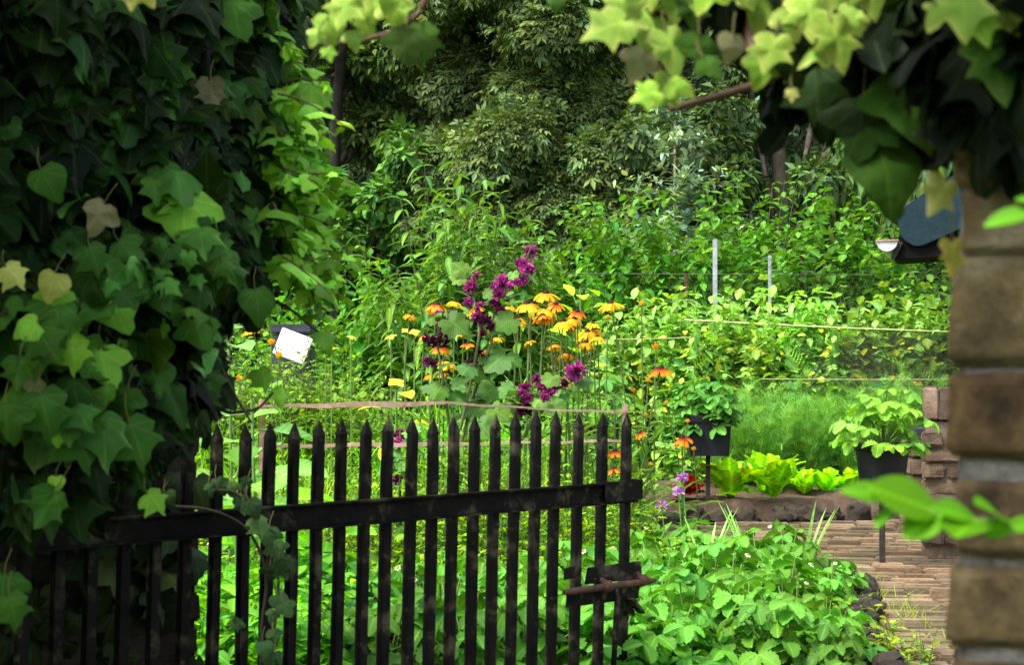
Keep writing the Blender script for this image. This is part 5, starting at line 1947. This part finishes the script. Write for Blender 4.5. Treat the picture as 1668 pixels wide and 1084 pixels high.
# young ivy climbing the gate pickets
r = rng(250)
t = thing('young_ivy', 'thin young ivy shoot climbing over the gate rail and down a picket', 'ivy', (*at(440, 0, 3.5)[:2], 0))
o = np.array([*at(440, 0, 3.5)[:2], 0])
g, gs = Geo(), Geo()
for pts in ([(285, 826, 3.38), (330, 828, 3.42), (370, 840, 3.45), (405, 862, 3.5), (428, 905, 3.5), (436, 960, 3.52), (425, 1010, 3.52), (424, 1090, 3.5), (430, 1300, 3.5)], [(370, 800, 3.45), (400, 810, 3.48), (430, 850, 3.5), (450, 900, 3.52), (455, 960, 3.52), (445, 1040, 3.52), (440, 1110, 3.5)], [(350, 790, 3.42), (355, 800, 3.42), (375, 800, 3.44), (400, 815, 3.46)]):
    P = np.array([at(*p) for p in pts]) - o
    tq = np.linspace(0, len(P) - 1, 30)
    cur = np.stack([np.interp(tq, np.arange(len(P)), P[:, i]) for i in range(3)], 1)
    for _ in range(3):
        cur[1:-1] = (cur[:-2] + 2 * cur[1:-1] + cur[2:]) / 4
    gs.tubes(cur, .0032, (.06, .05, .03), 5)
for x, y, s, a in [(x_, y_, s_ * .8, a_) for x_, y_, s_, a_ in [(252, 822, 44, -30), (275, 815, 34, 30), (357, 795, 40, 20), (375, 800, 34, 10), (395, 825, 40, 10), (412, 830, 44, 30), (425, 860, 46, 20), (435, 875, 44, -10), (442, 880, 36, 30), (450, 900, 40, 20), (462, 930, 44, 20), (470, 920, 36, 40), (440, 935, 34, 0), (455, 985, 40, 15), (465, 995, 36, 25), (440, 1005, 30, -15), (430, 1060, 36, 10), (445, 1040, 34, 10), (436, 1075, 34, -20), (452, 1075, 30, 20), (400, 790, 30, -20), (390, 1018, 30, 70), (340, 800, 30, 0)]]:
    q = ivy_leaf(g, x, y, 3.45 + r.uniform(-.04, .05), s, a, jitcol(r, (.055, .11, .036), 1, .3, .1), IVY[int(r.integers(0, 5))], r.uniform(-.5, .5), r.uniform(-.2, .4))
ff = g.build('foliage', M['ivy'], t)
for V in (ff,):
    ff.data.transform(Matrix.Translation(Vector(-o)))
gs.build('stems', M['stem'], t)

# dark hedge behind the gate's hinge side is the wall's ivy; now the ivy arch on the near pillar
r = rng(260)
t = thing('arch_ivy', 'variegated ivy arching over the brick pillar with bright cream edged leaves', 'ivy', (*at(1600, 0, 1.62)[:2], 0))
o = np.array([*at(1600, 0, 1.62)[:2], 0])
g, gs = Geo(), Geo()
lst = [(1260, -40, 1.75, 90, .10, 80), (1370, 20, 1.75, 120, .12, 90), (1500, 40, 1.75, 110, .12, 110), (1620, 30, 1.7, 100, .1, 100), (1090, -120, 1.8, 120, .12, 70), (1330, 90, 1.85, 60, .1, 70), (1460, 130, 1.85, 60, .08, 50), (1530, 150, 1.7, 36, .06, 50), (1600, 60, 1.46, 90, .08, 110), (1680, 110, 1.42, 80, .08, 100), (1590, 120, 1.47, 36, .05, 40), (1650, -60, 1.45, 160, .12, 80)]
ivy_mass(g, r, px_blobs(lst), 1100, .055, (.007, .017, .004))  # near-black leaf colour stands in for the shade behind the bright leaves
BR = (.27, .48, .07)
for x, y, s, a, c, w, yaw in [(1490, 180, 150, 10, MD, 2, .2), (1445, 285, 150, 12, (.05, .14, .018), 1, .3), (1400, 215, 100, -25, (.035, .10, .014), 2, 0), (1330, 150, 110, 0, DK, 0, 0), (1400, 210, 110, -10, DK, 2, 0), (1290, 90, 110, 5, DK, 1, 0), (1530, 320, 74, -25, YL, 5, .8), (1553, 420, 60, 0, (.30, .34, .06), 5, 1.0), (1625, 110, 130, 15, MD, 5, .3), (1655, 130, 60, -60, LT, 6, 0),
                              (1030, 20, 90, 60, BR, 5, .1), (985, 45, 90, -65, BR, 5, 0), (1060, 60, 80, -10, BR, 6, 0), (1095, 85, 90, 15, BR, 5, .3), (1010, 15, 70, -30, BR, 6, .2), (1130, 20, 60, 10, MD, 5, .4), (1100, 10, 60, 0, BR, 5, 0), (1040, 105, 60, -20, (.24, .25, .09), 6, .3), (1140, 80, 60, 0, MD, 2, .4), (1160, 110, 46, 40, MD, 2, .4), (1190, 78, 50, -10, (.30, .28, .13), 1, .3),
                              (1080, 150, 70, -40, LT, 5, .2), (1050, 155, 50, -70, LT, 5, .2), (1110, 140, 50, 60, LT, 6, 0), (1240, 15, 80, -10, BR, 6, .1), (1255, 85, 76, -20, BR, 5, .1), (1290, 35, 60, 20, BR, 6, 0), (1320, 25, 90, 5, BR, 5, 0), (1365, 70, 100, 15, BR, 5, .1), (1395, 35, 80, 60, BR, 6, 0), (1320, 85, 60, -50, BR, 6, .1), (1240, 115, 60, -15, LT, 6, 0),
                              (1455, 15, 80, -30, BR, 6, .1), (1570, 15, 110, 5, BR, 5, 0), (1530, 20, 70, -40, BR, 6, 0), (1640, 30, 70, 40, BR, 5, 0), (1600, 45, 60, 20, LT, 5, 0), (1420, -5, 80, 10, BR, 5, 0), (1350, -10, 80, -20, BR, 6, 0), (1210, -20, 80, 30, BR, 5, 0), (1490, -5, 80, 20, BR, 5, 0), (1660, -5, 80, 0, BR, 6, 0), (1290, 155, 22, 0, YL, 5, 0), (1150, -10, 70, -30, LT, 6, 0), (1000, -20, 90, 20, BR, 6, 0), (1060, -25, 90, 0, BR, 5, 0)]:
    tp = (IVY + IVY_V)[w]
    ivy_leaf(g, x, y, (1.58 if x < 1500 else 1.36) + r.uniform(-.06, .06) if y < 160 else 1.62 if x < 1520 else 1.47, s, a, jitcol(r, c, 1, .12, .05), tp, yaw + r.normal(0, .15), r.uniform(0, .5))
for pts, rad in (([(1090, 178, 1.66), (1160, 160, 1.66), (1240, 135, 1.66), (1310, 100, 1.68), (1420, 60, 1.7), (1560, 40, 1.7), (1650, 300, 1.72), (1680, 900, 1.75)], .0042), ([(1040, 20, 1.62), (1100, 5, 1.62), (1200, -40, 1.65), (1400, -60, 1.68), (1600, -40, 1.7)], .004), ([(1240, -60, 1.7), (1225, 60, 1.72), (1240, 130, 1.7)], .009)):
    P = np.array([at(*p) for p in pts]) - o
    tq = np.linspace(0, len(P) - 1, 30)
    cur = np.stack([np.interp(tq, np.arange(len(P)), P[:, i]) for i in range(3)], 1)
    for _ in range(3):
        cur[1:-1] = (cur[:-2] + 2 * cur[1:-1] + cur[2:]) / 4
    gs.tubes(cur, rad, (.13, .08, .05), 7)
ff = g.build('foliage', M['ivy'], t)
ff.data.transform(Matrix.Translation(Vector(-o)))
gs.build('stems', M['stem'], t)

# sprig hanging into the top of the view
r = rng(270)
t = thing('ivy_sprig', 'bright ivy sprig on a brown twig dipping in at the top of the opening', 'ivy', tuple(at(690, -60, 1.8)))
o = at(690, -60, 1.8)
g, gs = Geo(), Geo()
for x, y, s, a, c, w in [(537, 45, 52, 10, BR, 1), (512, 62, 30, -30, BR, 6), (560, 15, 70, -20, BR, 5), (590, 20, 80, 10, BR, 1), (577, 65, 36, 10, BR, 6), (615, 5, 60, 40, BR, 5), (645, 20, 60, 20, BR, 6), (690, 70, 80, 10, MD, 0), (660, 75, 70, -5, (.05, .11, .02), 2), (635, -5, 60, 0, BR, 6), (536, 88, 26, 20, LT, 5), (600, -15, 60, 0, BR, 5), (215, -4, 40, 0, YL, 5), (240, -8, 40, 20, YL, 6), (1130, -20, 60, 0, LT, 6), (905, 5, 30, 0, MD, 1)]:
    ivy_leaf(g, x, y, 1.8 + r.uniform(-.05, .05), s, a, jitcol(r, c, 1, .1, .05), (IVY + IVY_V)[w], r.normal(0, .25), r.uniform(0, .5))
P = np.array([at(*p) for p in [(530, 72, 1.81), (600, 64, 1.81), (655, 45, 1.81), (690, 15, 1.81), (705, -60, 1.81), (760, -220, 1.85)]]) - o
tq = np.linspace(0, len(P) - 1, 26)
cur = np.stack([np.interp(tq, np.arange(len(P)), P[:, i]) for i in range(3)], 1)
for _ in range(2):
    cur[1:-1] = (cur[:-2] + 2 * cur[1:-1] + cur[2:]) / 4
gs.tubes(cur, np.linspace(.002, .004, 26)[None], (.16, .085, .055), 7)
ff = g.build('foliage', M['ivy'], t)
ff.data.transform(Matrix.Translation(Vector(-o)))
gs.build('stems', M['stem'], t)

# smooth leaved sprigs in front of the pillar
r = rng(280)
t = thing('leafy_sprig', 'smooth bright green leaf sprig reaching across the brick pillar', 'sprig', tuple(at(1900, 1500, 1.15)))
o = at(1900, 1500, 1.15)
g, gs = Geo(), Geo()
SM = blade(8, 5, lambda t: math.sin(math.pi * min(1, t * .94 + .03)) ** .75, w=.27, fold=.25, curl=.1, midlight=1.1)
for (bx, by), (tx, ty), wf in [((1462, 815), (1372, 793), .9), ((1528, 838), (1420, 788), 1.2), ((1535, 835), (1473, 872), 1.25), ((1462, 822), (1424, 858), .9), ((1590, 848), (1522, 822), .9), ((1590, 848), (1558, 866), 1.3), ((1636, 850), (1596, 814), .9), ((1636, 852), (1612, 872), 1.0), ((1690, 850), (1640, 862), .8)]:
    a, b = at(bx, by, 1.15), at(tx, ty, 1.13 + r.uniform(-.02, .02))
    L = np.linalg.norm(b - a)
    g.inst(SM, [a - o], b - a, np.array([r.normal(0, .3), -.7, .8]), np.array([[L * wf * 1.15, L, L]]), jitcol(r, (.07, .20, .028), 1, .18, .06))
for (bx, by), (tx, ty) in [((1690, 345), (1604, 362)), ((1700, 330), (1655, 322))]:
    a, b = at(bx, by, 1.1), at(tx, ty, 1.1)
    L = np.linalg.norm(b - a)
    g.inst(SM, [a - o], b - a, np.array([0, -.7, .8]), np.array([[L * .9, L, L]]), (.07, .2, .03))
P = np.array([at(*p) for p in [(1455, 818, 1.15), (1530, 838, 1.15), (1590, 848, 1.15), (1640, 852, 1.15), (1720, 850, 1.15), (1830, 980, 1.15), (1900, 1500, 1.15), (1910, 2600, 1.15)]]) - o
gs.tubes(P, .0016, (.16, .26, .06), 6)
P = np.array([at(*p) for p in [(1690, 345, 1.1), (1780, 420, 1.1), (1860, 900, 1.12), (1900, 1500, 1.15)]]) - o
gs.tubes(P, .0016, (.16, .26, .06), 6)
g.build('leaves', M['leaf'], t)
gs.build('stem', M['stem'], t)

#@@CAMERA
# ------------------------------------------------------------------ light, sky, camera
SUN_EL, SUN_AZ = math.radians(54), math.radians(-125)     # azimuth from +Y (into the garden) towards +X
w = bpy.data.worlds.new('World')
SC.world = w
w.use_nodes = True
nt = w.node_tree
nt.nodes.clear()
sky = nt.nodes.new('ShaderNodeTexSky')
sky.sky_type = 'NISHITA'
sky.sun_disc = False
sky.sun_elevation = SUN_EL
sky.sun_rotation = SUN_AZ
sky.air_density = 1.0
sky.dust_density = 3.0
bg = nt.nodes.new('ShaderNodeBackground')
bg.inputs[1].default_value = .38
out = nt.nodes.new('ShaderNodeOutputWorld')
hz = nt.nodes.new('ShaderNodeHueSaturation')      # thin cloud: the sky's blue washed towards white
hz.inputs['Saturation'].default_value = .45
hz.inputs['Value'].default_value = 1.25
nt.links.new(sky.outputs[0], hz.inputs['Color'])
nt.links.new(hz.outputs[0], bg.inputs[0])
nt.links.new(bg.outputs[0], out.inputs[0])
sl = bpy.data.lights.new('sun', 'SUN')
sl.energy = 5.0
sl.angle = math.radians(12)
sl.color = (1.0, .96, .88)
so_ = bpy.data.objects.new('sun', sl)
COL.objects.link(so_)
sd = Vector((math.sin(SUN_AZ) * math.cos(SUN_EL), math.cos(SUN_AZ) * math.cos(SUN_EL), math.sin(SUN_EL)))
so_.rotation_euler = sd.to_track_quat('Z', 'Y').to_euler()
so_.location = sd * 30

cd = bpy.data.cameras.new('camera')
cam = bpy.data.objects.new('camera', cd)
COL.objects.link(cam)
cam.location = (0, 0, H)
cam.rotation_euler = (math.radians(90), 0, 0)
cd.sensor_width = 36
cd.lens = 36 * F / 1668
cd.shift_y = (HY - 542) / 1668
cd.clip_start = .02
cd.clip_end = 500
cd.dof.use_dof = True
cd.dof.focus_distance = 7.5
cd.dof.aperture_fstop = (cd.lens / 1000) / .0058
SC.camera = cam
SC.view_settings.view_transform = 'Standard'
SC.view_settings.look = 'None'
SC.view_settings.exposure = 0
SC.cycles.use_denoising = True
SC.cycles.max_bounces = 7
SC.cycles.diffuse_bounces = 4
SC.cycles.transmission_bounces = 3
SC.cycles.caustics_reflective = False
SC.cycles.caustics_refractive = False
SC.cycles.use_adaptive_sampling = True
